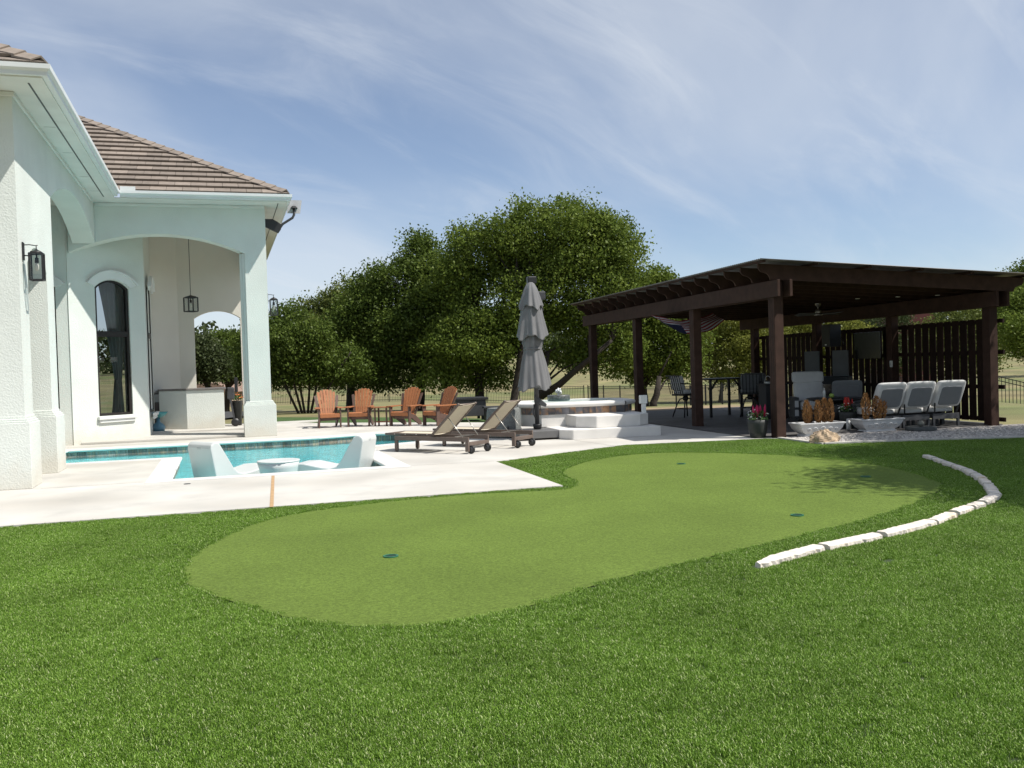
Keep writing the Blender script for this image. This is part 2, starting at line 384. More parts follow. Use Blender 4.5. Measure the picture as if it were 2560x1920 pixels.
xs = np.concatenate([np.arange(-300, -60, 20), np.arange(-60, -20, 4), np.arange(-20, 22, .6), np.arange(22, 62, 4), np.arange(62, 320, 20)])
ys = np.concatenate([np.arange(-30, -2, 4), np.arange(-2, 32, .6), np.arange(32, 80, 2.5), np.arange(80, 460, 15)])
XX, YY = np.meshgrid(xs, ys, indexing='ij'); ZZ = hgt(XX, YY)
big = [Hw(*p) for p in offset_poly(POOL, .45)]
ZZ = np.where(inside(big, XX, YY), -2.4, ZZ)
nx_, ny_ = XX.shape
gm = bpy.data.meshes.new('ground')
vv = np.stack([XX, YY, ZZ], -1).reshape(-1, 3)
ii, jj = np.meshgrid(np.arange(nx_ - 1), np.arange(ny_ - 1), indexing='ij'); a_ = (ii * ny_ + jj).ravel()
gm.from_pydata(vv.tolist(), [], np.stack([a_, a_ + ny_, a_ + ny_ + 1, a_ + 1], -1).tolist())
gm.polygons.foreach_set('use_smooth', [True] * len(gm.polygons))
GROUND = mat('dry_grass', (.205, .175, .080), .95, .28, .35, .5, 30, world=True, bdist=.04, col2=(.125, .140, .045), c2s=.09, c2lo=.42, c2hi=.62, detail=9)
struct(obj('ground', gm, GROUND))

# patio slab of pale concrete with the pool cut out
kerbL = [G(1400, 1132), G(1557, 1112), G(1715, 1104.6), G(1909, 1095.7)]
PATIO = [Hw(-11, 11.5), Hw(4.25, 11.5), Hw(4.36, 15.0), *kerbL, Pw(9.6, 16.5), Pw(9.15, 17.1), Pw(9.05, 23), Pw(9.05, 25.3), Pw(6, 25.0), G(1220, 1056), G(960, 1056), G(740, 1058), Hw(3.2, 31.5), Hw(-11, 31.5)]
mb = MB().sheet(PATIO, 0, [POOLW[::-1]])
n = len(PATIO)
mb.add([(p[0], p[1], 0) for p in PATIO] + [(p[0], p[1], -.14) for p in PATIO], [(i, i + n, (i + 1) % n + n, (i + 1) % n)[::-1] for i in range(n)])
patio = struct(obj('patio', mb, CONC))
# saw-cut joints and a tan filled joint, laid as thin strips on the slab
def strip(name, a, b, wd, m, z=.004, parent=None):
    a = Vector((*a, z)); b = Vector((*b, z)); d = (b - a).normalized(); x = Vector((-d.y, d.x, 0)) * wd / 2
    return obj(name, MB().add([a - x, b - x, b + x, a + x], [(0, 1, 2, 3)]), m, parent)
JOINT = mat('joint_shadow', (.22, .20, .18), .95)
strip('control_joint', Hw(-2.6, 15.16), Hw(-1.2, 15.16), .012, JOINT, parent=patio)
strip('control_joint', Hw(2.95, 15.17), Hw(4.32, 15.0), .012, JOINT, parent=patio)
strip('control_joint', Pw(5.85, 18.6), Pw(6.2, 16.2), .012, JOINT, parent=patio)
strip('control_joint', Pw(7.85, 18.6), Pw(8.3, 17.4), .012, JOINT, parent=patio)
strip('filled_joint', G(683, 1185), G(679, 1268), .045, SAND, parent=patio)
obj('drain_cap', MB().lathe([(.05, 0), (.05, .006), (0, .006)], 16), DGREY, patio, loc=(*G(468, 1210), 0))

# pool: basin, ledge, coping, tiles, water
pool = struct(obj('pool', None)); pool.location = (*Hw(0, 15.2), 0); pool.rotation_euler = (0, 0, PH)
def PL(p, z): return (p[0], p[1] - 15.2, z)
n = len(POOL)
mb = MB().add([PL(p, -.03) for p in POOL] + [PL(p, -1.45) for p in POOL], [(i, (i + 1) % n, (i + 1) % n + n, i + n) for i in range(n)])
mb.add([PL(p, -1.45) for p in POOL], [tuple(range(n))])
obj('basin', mb, PLASTER, pool)
obj('tanning_ledge', MB().box(-.845, 2.595, .005, 2.9, -1.44, -.34), LEDGE, pool)
inn, outp = offset_poly(POOL, -.035), offset_poly(POOL, .30)
mb = MB()
for i in range(n):
    j = (i + 1) % n
    q = [PL(outp[i], 0), PL(outp[j], 0), PL(inn[j], 0), PL(inn[i], 0)]
    zt, zb = .014, -.045
    mb.add([(x, y, zt) for x, y, _ in q] + [(x, y, zb) for x, y, _ in q], [(0, 1, 2, 3), (3, 2, 6, 7), (1, 0, 4, 5), (7, 6, 5, 4)])
    # rounded nose
    a, b = Vector((*inn[i], 0)), Vector((*inn[j], 0))
    mb.tube([PL(a, -.016), PL(b, -.016)], .0295, 8, cap=False)
obj('coping', mb, COPING, pool)
tw = .215
tm = None
for i in range(n):
    p, q = np.array(POOL[i]), np.array(POOL[(i + 1) % n]); L_ = np.linalg.norm(q - p); d = (q - p) / L_; nrm = np.array([-d[1], d[0]])
    k = max(1, int(L_ // tw)); st = L_ / k
    if i == 0: continue                                   # near side, never seen
    for t in range(k):
        c = p + d * (t + .5) * st + nrm * .006
        if tm is None: tm = mesh_of('waterline_tile', MB().box(-.5, .5, -.008, .008, -.065, .065)); tm.materials.append(WATERT)
        o = obj('waterline_tile', tm, None, pool, loc=PL(c, -.118), rz=math.atan2(d[1], d[0])); o.scale = (st - .012, 1, 1)
obj('grout_band', MB().add([PL(np.array(p), -.05) for p in offset_poly(POOL, -.004)] + [PL(np.array(p), -.205) for p in offset_poly(POOL, -.004)], [(i, (i + 1) % n, (i + 1) % n + n, i + n) for i in range(n)]), GROUT, pool)
struct(obj('water', MB().sheet([Hw(*p) for p in offset_poly(POOL, -.001)], -.165), WATER))

# putting green
gpx = [(395, 1237), (420, 1195), (480, 1160), (560, 1126), (680, 1101), (850, 1080), (1000, 1067), (1150, 1059), (1215, 1055), (1246, 1046), (1240, 1034), (1217, 1022), (1228, 1009), (1280, 993), (1360, 981), (1450, 976), (1560, 977), (1700, 982), (1800, 990), (1900, 1003), (1980, 1022), (2028, 1039), (2034, 1050), (2015, 1065), (1960, 1090), (1850, 1124), (1700, 1160), (1500, 1207), (1320, 1250), (1150, 1303), (1000, 1335), (900, 1346), (780, 1349), (650, 1335), (560, 1312), (470, 1285), (410, 1260)]
GREEN = catmull([G(x * 1.15732, y * 1.15732) for x, y in gpx], 5)
def greenmat():
    m = mat('putting_turf', (.122, .178, .034), .95, .10, .8, .9, 330, world=True, bdist=.006, spec=.15, detail=8)
    t = m.node_tree; n = t.nodes; b = n['Principled BSDF']; lk = b.inputs['Base Color'].links[0]; src = lk.from_socket
    ge = n.new('ShaderNodeNewGeometry'); nz = n.new('ShaderNodeTexNoise'); nz.inputs['Scale'].default_value = 48; nz.inputs['Detail'].default_value = 6; nz.inputs['Roughness'].default_value = .75; t.links.new(ge.outputs['Position'], nz.inputs['Vector'])
    mr = n.new('ShaderNodeMapRange'); mr.inputs[1].default_value = .3; mr.inputs[2].default_value = .7; mr.inputs[3].default_value = .52; mr.inputs[4].default_value = 1.46; t.links.new(nz.outputs[0], mr.inputs[0])
    s_ = n.new('ShaderNodeVectorMath'); s_.operation = 'SCALE'; t.links.new(src, s_.inputs[0]); t.links.new(mr.outputs[0], s_.inputs['Scale']); t.links.new(s_.outputs[0], b.inputs['Base Color'])
    return m
struct(obj('putting_green', MB().sheet(GREEN, -.012), greenmat()))
cups = [((977, 1388), 'green golf cup at the near rounded end of the putting green'), ((1993, 1286), 'green golf cup in the sunny middle of the putting green near the stones'),
        ((1703, 1158), 'green golf cup farthest back on the putting green before the patio'), ((2164, 1190), 'green golf cup in the tree shadow on the putting green')]
for (px, lab) in cups:
    c = thing('golf_cup', lab, 'golf cup', (*G(*px), -.008), 0, 'golf cups on the putting green')
    mb = MB(); N = 24
    for r0, r1, z0, z1 in ((.066, .066, -.003, .006), (.066, .050, .006, .006), (.050, .050, .006, -.003)):
        o = len(mb.v)
        for k in range(N): t = 2 * pi * k / N; mb.v += [(r0 * cos(t), r0 * sin(t), z0), (r1 * cos(t), r1 * sin(t), z1)]
        for k in range(N): a = o + 2 * k; b2 = o + 2 * ((k + 1) % N); mb.f.append((a, b2, b2 + 1, a + 1)); mb.sm.append(True)
    obj('rim', mb, CUPG, c)
    obj('cup_well', MB().add([(.0505 * cos(2 * pi * k / N), .0505 * sin(2 * pi * k / N), .002) for k in range(N)], [tuple(range(N))]), mat('cup_dark', (.006, .03, .018), .8), c)

# turf lawn: base sheet and blades
gravel_px = [(1945, 1094.5), (1985, 1098), (2030, 1106), (2060, 1109), (2130, 1106), (2300, 1100), (2450, 1096), (2560, 1092.5), (2700, 1088)]
GRV = [G(*p) for p in gravel_px]
LAWN = [(-9, 2.2), (-9, 8.75), Hw(-8.5, 11.5), Hw(4.25, 11.5), Hw(4.36, 15.0), *kerbL, *GRV, (16, 14), (16, 2.2)]
struct(obj('lawn', MB().sheet(LAWN, -.022), mat('turf_base', (.030, .050, .012), .95, .3, 6, world=True)))
SL = [((1.80, 7.14), (2.51, 7.72)), ((2.545, 7.735), (3.19, 8.17)), ((3.225, 8.19), (3.90, 8.73)), ((3.925, 8.745), (4.30, 9.15)), ((4.33, 9.18), (4.63, 9.47)), ((4.66, 9.50), (4.86, 9.70)), ((4.89, 9.73), (5.27, 10.20)), ((5.30, 10.24), (5.41, 10.52)),
      ((5.43, 10.56), (5.62, 11.02)), ((5.64, 11.07), (5.80, 11.50)), ((5.82, 11.55), (5.95, 11.98)), ((5.96, 12.03), (6.07, 12.47)), ((6.08, 12.52), (6.16, 12.95)), ((6.165, 13.0), (6.23, 13.42)), ((6.235, 13.47), (6.30, 13.88)), ((6.31, 13.93), (6.37, 14.36))]
slab = ['long sunlit pale stone at the near tip of the lawn edging', 'second long white edging stone from the near tip', 'third edging stone, cream with a chipped tan side, in full sun', 'fourth edging stone, tan-sided, where the row begins to bend', 'fifth edging stone, short and chunky, last in full sun',
        'short grey edging stone at the edge of the tree shade', 'longer edging stone in shade just before the sharp bend', 'small stone at the sharp bend of the edging row', 'edging stone just past the bend, first of the shaded rear row', 'second shaded edging stone beyond the bend', 'third shaded edging stone beyond the bend', 'fourth shaded edging stone beyond the bend',
        'fifth shaded edging stone beyond the bend', 'sixth shaded edging stone beyond the bend', 'next to last edging stone at the far end of the row', 'last edging stone at the far end of the row by the pergola']
for k, ((ax, ay), (bx, by)) in enumerate(SL):
    d = math.atan2(by - ay, bx - ax); L_ = math.hypot(bx - ax, by - ay); wdt = .095 + .02 * random.random(); hh = .026 + .010 * random.random()
    mb = MB(); nu = max(6, int(L_ / .03))
    def prof(t, side):
        return side * (wdt / 2 + random.uniform(-.012, .012))
    ring = []
    for i in range(nu + 1):
        x = -L_ / 2 + L_ * i / nu; e = .5 if i in (0, nu) else 1; xo = x + (random.uniform(0, .03) if i == 0 else -random.uniform(0, .03) if i == nu else 0)
        y0 = -wdt / 2 + random.uniform(-.008, .006); y1 = wdt / 2 + random.uniform(-.004, .004)
        if k == 0 and i < nu * .35: y1 = y0 + (y1 - y0) * (.25 + .75 * i / (nu * .35))
        h2 = hh + random.uniform(-.002, .002)
        ring.append([(xo, y0 - .012, -.03), (xo, y0 - .01 + random.uniform(-.01, .01), h2 * .55), (xo, y0 + .018, h2), (xo, y1 - .01, h2 + random.uniform(-.002, .002)), (xo, y1, h2 * .6), (xo, y1 + .005, -.03)])
    for i in range(nu + 1):
        mb.v += ring[i]
    for i in range(nu):
        for q in range(5): a = i * 6 + q; mb.f.append((a, a + 1, a + 7, a + 6)[::-1]); mb.sm.append(False)
    mb.f.append(tuple(range(6))); mb.sm.append(False); mb.f.append(tuple(nu * 6 + q for q in range(6))[::-1]); mb.sm.append(False)
    o = obj('edging_stone', mb, STONE, None, loc=((ax + bx) / 2, (ay + by) / 2, 0), rz=d); tag(o, slab[k], 'stone', 'limestone edging along the lawn')

def tuft_mesh(name, nb, rad, h0, h1, wd, seed):
    r_ = random.Random(seed); vs = []; fs = []; rn = []
    for i in range(nb):
        a = r_.uniform(0, 2 * pi); rr = rad * math.sqrt(r_.random()); x, y = rr * cos(a), rr * sin(a)
        h = r_.uniform(h0, h1); ba = r_.uniform(0, 2 * pi); lean = r_.uniform(.05, .75) * h; fa = ba + pi / 2 + r_.uniform(-.6, .6); w2 = wd * r_.uniform(.7, 1.2) / 2
        dx, dy = cos(fa) * w2, sin(fa) * w2; mx, my = x + cos(ba) * lean * .35, y + sin(ba) * lean * .35; tx, ty = x + cos(ba) * lean, y + sin(ba) * lean
        o = len(vs); vs += [(x - dx, y - dy, -.004), (x + dx, y + dy, -.004), (mx + dx, my + dy, h * .62), (mx - dx, my - dy, h * .62), (tx, ty, h * r_.uniform(.85, 1))]
        fs += [(o, o + 1, o + 2, o + 3), (o + 3, o + 2, o + 4)]; c = r_.random(); rn += [c, c]
    me = bpy.data.meshes.new(name); me.from_pydata(vs, [], fs); at_ = me.attributes.new('rnd', 'FLOAT', 'FACE'); at_.data.foreach_set('value', rn); return me
def turfmat():
    m = bpy.data.materials.new('turf_blade'); m.use_nodes = True; t = m.node_tree; n = t.nodes; L = t.links
    b = n['Principled BSDF']; b.inputs['Roughness'].default_value = .5; b.inputs['Specular IOR Level'].default_value = .25
    a = n.new('ShaderNodeAttribute'); a.attribute_name = 'rnd'
    cr = n.new('ShaderNodeValToRGB'); e = cr.color_ramp.elements
    e[0].position = 0; e[0].color = (.050, .118, .008, 1); e[1].position = 1; e[1].color = (.52, .56, .30, 1)
    for p_, c_ in ((.35, (.120, .232, .020, 1)), (.7, (.190, .325, .040, 1)), (.9, (.28, .42, .08, 1))):
        x = e.new(p_); x.color = c_
    L.new(a.outputs['Fac'], cr.inputs[0])
    ge = n.new('ShaderNodeNewGeometry'); nz = n.new('ShaderNodeTexNoise'); nz.inputs['Scale'].default_value = 1.1; nz.inputs['Detail'].default_value = 6; nz.inputs['Roughness'].default_value = .6; L.new(ge.outputs['Position'], nz.inputs['Vector'])
    mr = n.new('ShaderNodeMapRange'); mr.inputs[1].default_value = .3; mr.inputs[2].default_value = .7; mr.inputs[3].default_value = .84; mr.inputs[4].default_value = 1.18; L.new(nz.outputs[0], mr.inputs[0])
    s_ = n.new('ShaderNodeVectorMath'); s_.operation = 'SCALE'; L.new(cr.outputs[0], s_.inputs[0]); L.new(mr.outputs[0], s_.inputs['Scale']); L.new(s_.outputs[0], b.inputs['Base Color'])
    tl = n.new('ShaderNodeBsdfTranslucent'); L.new(s_.outputs[0], tl.inputs[0]); ms = n.new('ShaderNodeMixShader'); ms.inputs[0].default_value = .22
    L.new(b.outputs[0], ms.inputs[1]); L.new(tl.outputs[0], ms.inputs[2]); L.new(ms.outputs[0], n['Material Output'].inputs[0])
    return m
TURF = turfmat()
def scatter(name, pts, src, smin, smax, label=None):
    me = bpy.data.meshes.new(name); me.from_pydata(pts.tolist(), [], [])
    o = bpy.data.objects.new(name, me); COL.objects.link(o); o['kind'] = 'stuff'
    ng = bpy.data.node_groups.new(name, 'GeometryNodeTree'); ng.interface.new_socket('Geometry', in_out='INPUT', socket_type='NodeSocketGeometry'); ng.interface.new_socket('Geometry', in_out='OUTPUT', socket_type='NodeSocketGeometry')
    N = ng.nodes; gi = N.new('NodeGroupInput'); go = N.new('NodeGroupOutput'); m2p = N.new('GeometryNodeMeshToPoints'); iop = N.new('GeometryNodeInstanceOnPoints'); oi = N.new('GeometryNodeObjectInfo'); oi.inputs['Object'].default_value = src
    rv = N.new('FunctionNodeRandomValue'); rv.data_type = 'FLOAT_VECTOR'; rv.inputs[0].default_value = (-.12, -.12, 0); rv.inputs[1].default_value = (.12, .12, 6.283)
    rs = N.new('FunctionNodeRandomValue'); rs.data_type = 'FLOAT'; rs.inputs[2].default_value = smin; rs.inputs[3].default_value = smax
    K = ng.links; K.new(gi.outputs[0], m2p.inputs[0]); K.new(m2p.outputs[0], iop.inputs['Points']); K.new(oi.outputs['Geometry'], iop.inputs['Instance']); K.new(rv.outputs[0], iop.inputs['Rotation']); K.new(rs.outputs[1], iop.inputs['Scale']); K.new(iop.outputs[0], go.inputs[0])
    md = o.modifiers.new('scatter', 'NODES'); md.node_group = ng
    if label: o['label'] = label
    return o
def source(name, me, m): me.materials.append(m); return bpy.data.objects.new(name, me)   # geometry source for the scatter, not placed itself
tuftA = source('turf_tuft', tuft_mesh('turf_tuft', 150, .055, .009, .020, .0028, 3), TURF)
STONEPOLY = []
for (ax, ay), (bx, by) in SL:
    d = np.array([bx - ax, by - ay]); d /= np.linalg.norm(d); nn_ = np.array([-d[1], d[0]]) * .075
    STONEPOLY.append([(ax - nn_[0], ay - nn_[1]), (bx - nn_[0], by - nn_[1]), (bx + nn_[0], by + nn_[1]), (ax + nn_[0], ay + nn_[1])])
def lawn_pts(y0, y1, dens):
    A_ = 24 * (y1 - y0); N = int(A_ * dens); X = rng.uniform(-9, 15, N); Y = rng.uniform(y0, y1, N)
    keep = (np.abs(X) < .60 * Y + 1.6)
    X, Y = X[keep], Y[keep]
    k = inside(LAWN, X, Y) & ~inside(GREEN, X, Y)
    for sp in STONEPOLY: k &= ~inside(sp, X, Y)
    X, Y = X[k], Y[k]; return np.stack([X, Y, np.full(len(X), -.02)], -1)
scatter('grass', np.concatenate([lawn_pts(2.3, 6.5, 700), lawn_pts(6.5, 10, 560), lawn_pts(10, 18.5, 420)]), tuftA, .8, 1.2, 'thick green artificial grass blades around the putting green')

# back lawn strip of turf behind the chairs
BT = [G(690, 1058.5), G(960, 1056.5), G(1225, 1056.5), G(1330, 1047), G(1100, 1040), G(690, 1040)]
struct(obj('rear_turf', MB().sheet(BT, -.045), mat('rear_turf', (.055, .105, .022), .95, .25, 3, .8, 60, world=True, bdist=.03)))
struct(obj('dirt_path', MB().sheet([Pw(8.2, 28.4), Pw(15.2, 28.0), Pw(15.5, 30.4), Pw(9.5, 31.2)], -.048), DIRT))

# pergola floor of grey planks
pf = struct(obj('pergola_floor', MB().prism([(0, 0), (5.9, 0), (5.9, 11.0), (0, 11.0)], -.05, -.004), mat('floor_base', (.03, .03, .03), .9)))
pf.location = (*Pw(9.12, 16.95), 0); pf.rotation_euler = (0, 0, PP)
pm = mesh_of('floor_plank', MB().box(0, 5.88, 0, .186, -.003, .022)); pm.materials.append(PLANK)
for k in range(58):
    obj('floor_plank', pm, None, pf, loc=(.01, .005 + k * .1895, 0))

# gravel bed, kerb
GB = [G(1952, 1093)] + GRV[1:] + [Pw(16.5, 16.6), Pw(14.9, 16.75), Pw(9.75, 16.75)]
struct(obj('gravel_bed', MB().sheet(GB, -.012), mat('gravel_fines', (.33, .31, .285), .95, .3, 30, .6, 60, world=True, bdist=.02)))
def pebble(seed):
    rr = random.Random(seed); m_ = MB()
    t_ = (1 + 5 ** .5) / 2
    P_ = [(-1, t_, 0), (1, t_, 0), (-1, -t_, 0), (1, -t_, 0), (0, -1, t_), (0, 1, t_), (0, -1, -t_), (0, 1, -t_), (t_, 0, -1), (t_, 0, 1), (-t_, 0, -1), (-t_, 0, 1)]
    F_ = [(0, 11, 5), (0, 5, 1), (0, 1, 7), (0, 7, 10), (0, 10, 11), (1, 5, 9), (5, 11, 4), (11, 10, 2), (10, 7, 6), (7, 1, 8), (3, 9, 4), (3, 4, 2), (3, 2, 6), (3, 6, 8), (3, 8, 9), (4, 9, 5), (2, 4, 11), (6, 2, 10), (8, 6, 7), (9, 8, 1)]
    m_.add([(x / 1.9 * rr.uniform(.75, 1.2), y / 1.9 * rr.uniform(.75, 1.2), z / 1.9 * rr.uniform(.5, .8)) for x, y, z in P_], F_); return m_
peb = source('pebble', mesh_of('pebble', pebble(4).xf(lambda x, y, z: (x * .022, y * .03, z * .02))), GRAVEL)
X = rng.uniform(4, 14, 60000); Y = rng.uniform(14, 21, 60000); k = inside(GB, X, Y); X, Y = X[k], Y[k]
scatter('gravel', np.stack([X, Y, np.full(len(X), -.004)], -1), peb, .5, 1.6, 'pale gravel strip between lawn and pergola')
kb = MB()
for a, b in zip(GRV[2:-1], GRV[3:]): kb.bar((*a, -.03), (*b, -.03), .10, .10)
kb.bar((*GRV[0], -.03), (*GRV[2], -.03), .10, .10)
struct(obj('gravel_kerb', kb, CONC))
struct(obj('slab_walk', MB().prism([Pw(10.0, 16.72), Pw(12.4, 16.45), Pw(15.5, 16.15), Pw(15.5, 16.94), Pw(9.3, 16.94), Pw(9.78, 16.8)], -.06, .004), mat('walk_concrete', (.33, .30, .28), .9, .12, 2)))

# ================================================================== HOUSE
OU, OV = -2.76, 15.3
house = thing('house', 'white stucco house with arched loggia and brown tile roof at left', 'house', (*Hw(OU, OV), 0), PH)
def hp(name, mb, m, parent=None, **k): return obj(name, mb.off(OU, OV), m, parent or house, **k)
U0, U1 = -2.80, -3.30
SOF = 5.86
wp = [(15.30, 0), (15.30, SOF), (24.48, SOF)] + arc(18.3, 24.48, 4.86, .58, 18)[::-1] + [(18.3, 0), (17.62, 0)] + arc(15.95, 17.62, 3.42, .33, 10)[::-1] + [(15.95, 0)]
hp('side_wall', MB().extr(wp, lambda v, z: (U0, v, z), lambda v, z: (U1, v, z)), STUCCO)
hp('front_wall', MB().box(-9.5, U1, 15.30, 15.9, 0, SOF), STUCCO)
fp = [(-3.4, SOF), (1.2, SOF), (1.2, 0), (.67, 0)] + arc(-3.4, .67, 4.65, .47, 18)[::-1]
hp('arch_wall', MB().extr(fp, lambda u, z: (u, 24.5, z), lambda u, z: (u, 25.02, z)), STUCCO)
def plinth(u0, u1, v0, v1, zt=.98):
    mb = MB().box(u0, u1, v0, v1, 0, zt)
    for i, (d, z0, z1) in enumerate(((.018, zt, zt + .03), (.04, zt + .03, zt + .06), (.062, zt + .06, zt + .10))):
        mb.box(u0 + d, u1 - d, v0 + d, v1 - d, z0, z1)
    return mb
hp('plinth', plinth(-3.37, -2.725, 15.235, 16.04), STUCCO, bevel=.008)
hp('plinth', plinth(-3.37, -2.725, 17.54, 18.385), STUCCO, bevel=.008)
hp('plinth', plinth(.51, 1.31, 24.42, 25.12, .80), STUCCO, bevel=.008)
mb = MB().box(.605, .668, 24.58, 25.05, .0, 4.66); mb.box(.545, .604, 24.68, 25.1, 0, 4.66); hp('jamb_step', mb, STUCCO_S)
sp = [(25.02, SOF), (29.0, SOF)] + arc(25.02, 29.0, 4.6, .45, 12)[::-1]
hp('porch_side_beam', MB().extr(sp, lambda v, z: (.70, v, z), lambda v, z: (1.198, v, z)), STUCCO_S)
bw = [(-1.15, SOF), (1.2, SOF), (1.2, 0), (.60, 0)] + arc(-.72, .60, 3.29, .22, 12)[::-1] + [(-.72, 0), (-1.15, 0)]
hp('rear_arch_wall', MB().extr(bw, lambda u, z: (u, 29.0, z), lambda u, z: (u, 29.4, z)), STUCCO_IN)
hp('angled_wall', MB().prism([(-1.15, 29.0), (-1.15, 29.38), (-2.35, 28.4), (-2.1, 28.15), (-1.95, 28.2)], 0, SOF), STUCCO_IN)
hp('porch_ceiling', MB().box(-6.5, .70, 25.03, 29.0, 5.78, 5.86), STUCCO_IN)
hp('loggia_ceiling', MB().box(-6.5, U1, 15.92, 25.0, 5.78, 5.86), STUCCO_IN)
hp('porch_step', MB().box(-3.3, .66, 24.56, 26.8, .002, .055), CONC, bevel=.008)
hp('porch_floor', MB().box(-1.9, 1.19, 26.8, 29.4, .002, .108), CONC, bevel=.008)
# bay with arched window
B0 = np.array([-3.46, 24.6]); DD = np.array([.7755, .6313]); NN = np.array([.6313, -.7755]); SL_ = 2.1
def bay(s, d, z): p = B0 + DD * s + NN * d; return (p[0], p[1], z)
def baybox(mb, s0, s1, d0, d1, z0, z1):
    return mb.add([bay(s0, d0, z0), bay(s1, d0, z0), bay(s1, d1, z0), bay(s0, d1, z0), bay(s0, d0, z1), bay(s1, d0, z1), bay(s1, d1, z1), bay(s0, d1, z1)], [(0, 3, 2, 1), (4, 5, 6, 7), (0, 1, 5, 4), (1, 2, 6, 5), (2, 3, 7, 6), (3, 0, 4, 7)])
mb = MB(); W0, W1, WZ0, WZ1, WR = .70, 1.64, .66, 3.86, .2
baybox(mb, 0, W0, -.3, 0, 0, 5.78); baybox(mb, W1, SL_, -.3, 0, 0, 5.78); baybox(mb, W0, W1, -.3, 0, 0, WZ0)
top = [(W0, 5.78), (W1, 5.78)] + arc(W0, W1, WZ1, WR, 12)[::-1]
mb.extr(top, lambda s, z: bay(s, 0, z), lambda s, z: bay(s, -.3, z))
hp('bay_wall', mb, STUCCO)
P1 = bay(SL_, 0, 0)
hp('bay_return_wall', MB().box(P1[0] - .3, P1[0], P1[1] + .0, 28.22, 0, 5.78), STUCCO)
hp('recess_wall', MB().box(-3.74, -3.46, 24.62, 24.9, 0, 5.78).box(-6.5, -4.9, 24.62, 24.9, 0, 5.78).box(-4.9, -3.74, 24.62, 24.9, 0, .66).box(-4.9, -3.74, 24.62, 24.9, 4.0, 5.78), STUCCO)
def window(s0, s1, z0, z1, rise, fn, hood=True):
    """arched window in a wall; fn(s, depth, z) gives the place, depth>0 = outside"""
    ou = [(s0, z0), (s1, z0)] + arc(s0, s1, z1, rise, 12)[::-1]; t = .065
    inn_ = [(s0 + t, z0 + t), (s1 - t, z0 + t)] + arc(s0 + t, s1 - t, z1 - .02, rise - .025, 12)[::-1]; n = len(ou)
    m = MB(); m.v = [fn(a, -.04, b) for a, b in ou] + [fn(a, -.04, b) for a, b in inn_] + [fn(a, -.13, b) for a, b in ou] + [fn(a, -.13, b) for a, b in inn_]
    for i in range(n):
        j = (i + 1) % n
        for q in ((i, j, n + j, n + i), (2 * n + i, 3 * n + i, 3 * n + j, 2 * n + j), (n + i, n + j, 3 * n + j, 3 * n + i)): m.f.append(q); m.sm.append(False)
    win = hp('window', m, BRONZE)
    zm = z0 + (z1 - z0) * .64
    mm = MB().add([fn(s0 + t, -.045, zm - .07), fn(s1 - t, -.045, zm - .07), fn(s1 - t, -.045, zm + .07), fn(s0 + t, -.045, zm + .07), fn(s0 + t, -.12, zm - .07), fn(s1 - t, -.12, zm - .07), fn(s1 - t, -.12, zm + .07), fn(s0 + t, -.12, zm + .07)], [(0, 1, 2, 3), (7, 6, 5, 4), (0, 4, 5, 1), (3, 2, 6, 7)])
    hp('transom_bar', mm, BRONZE, win)
    lo = [(s0 + t, z0 + t), (s1 - t, z0 + t), (s1 - t, zm - .07), (s0 + t, zm - .07)]
    hi = [(s0 + t, zm + .07), (s1 - t, zm + .07)] + arc(s0 + t, s1 - t, z1 - .02, rise - .025, 12)[::-1]
    for pl in (lo, hi): hp('pane', MB().add([fn(a, -.085, b) for a, b in pl], [tuple(range(len(pl)))]), GLASS, win)
    # sill and hood moulding
    for (a, b, d0, d1, c0, c1) in ((s0 - .06, s1 + .06, 0, .10, z0 - .09, z0 - .01), (s0 - .02, s1 + .02, 0, .06, z0 - .17, z0 - .09)):
        k = MB().add([fn(a, d0, c0), fn(b, d0, c0), fn(b, d1, c0), fn(a, d1, c0), fn(a, d0, c1), fn(b, d0, c1), fn(b, d1, c1), fn(a, d1, c1)], [(0, 1, 2, 3), (7, 6, 5, 4), (0, 4, 5, 1), (1, 5, 6, 2), (2, 6, 7, 3), (3, 7, 4, 0)])
        hp('sill', k, TRIM, bevel=.012)
    if hood:
        a0 = arc(s0 - .02, s1 + .02, z1 + .02, rise, 16); a1 = arc(s0 - .24, s1 + .24, z1 + .10, rise + .14, 16); a2 = arc(s0 - .19, s1 + .19, z1 + .09, rise + .11, 16)
        k = MB(); n = len(a0)
        rows = [[fn(a, 0, b) for a, b in a0], [fn(a, .045, b) for a, b in a0], [fn(a, .055, b) for a, b in a2], [fn(a, .095, b - .0) for a, b in a2], [fn(a, .095, b) for a, b in a1], [fn(a, 0, b + .02) for a, b in a1]]
        for r in rows: k.v += r
        for r in range(len(rows) - 1):
            for i in range(n - 1): k.f.append((r * n + i, r * n + i + 1, (r + 1) * n + i + 1, (r + 1) * n + i)); k.sm.append(False)
        for i in (0, n - 1): k.f.append(tuple(r * n + i for r in range(len(rows)))); k.sm.append(False)
        hp('window_hood', k, TRIM)
window(W0, W1, WZ0, WZ1, WR, bay)
window(26.3, 27.35, .66, 3.86, .2, lambda s, d, z: (P1[0] + d + .07, s, z))
window(0, 1.14, .66, 3.8, .2, lambda s, d, z: (-4.89 + s, 24.62 - d, z))
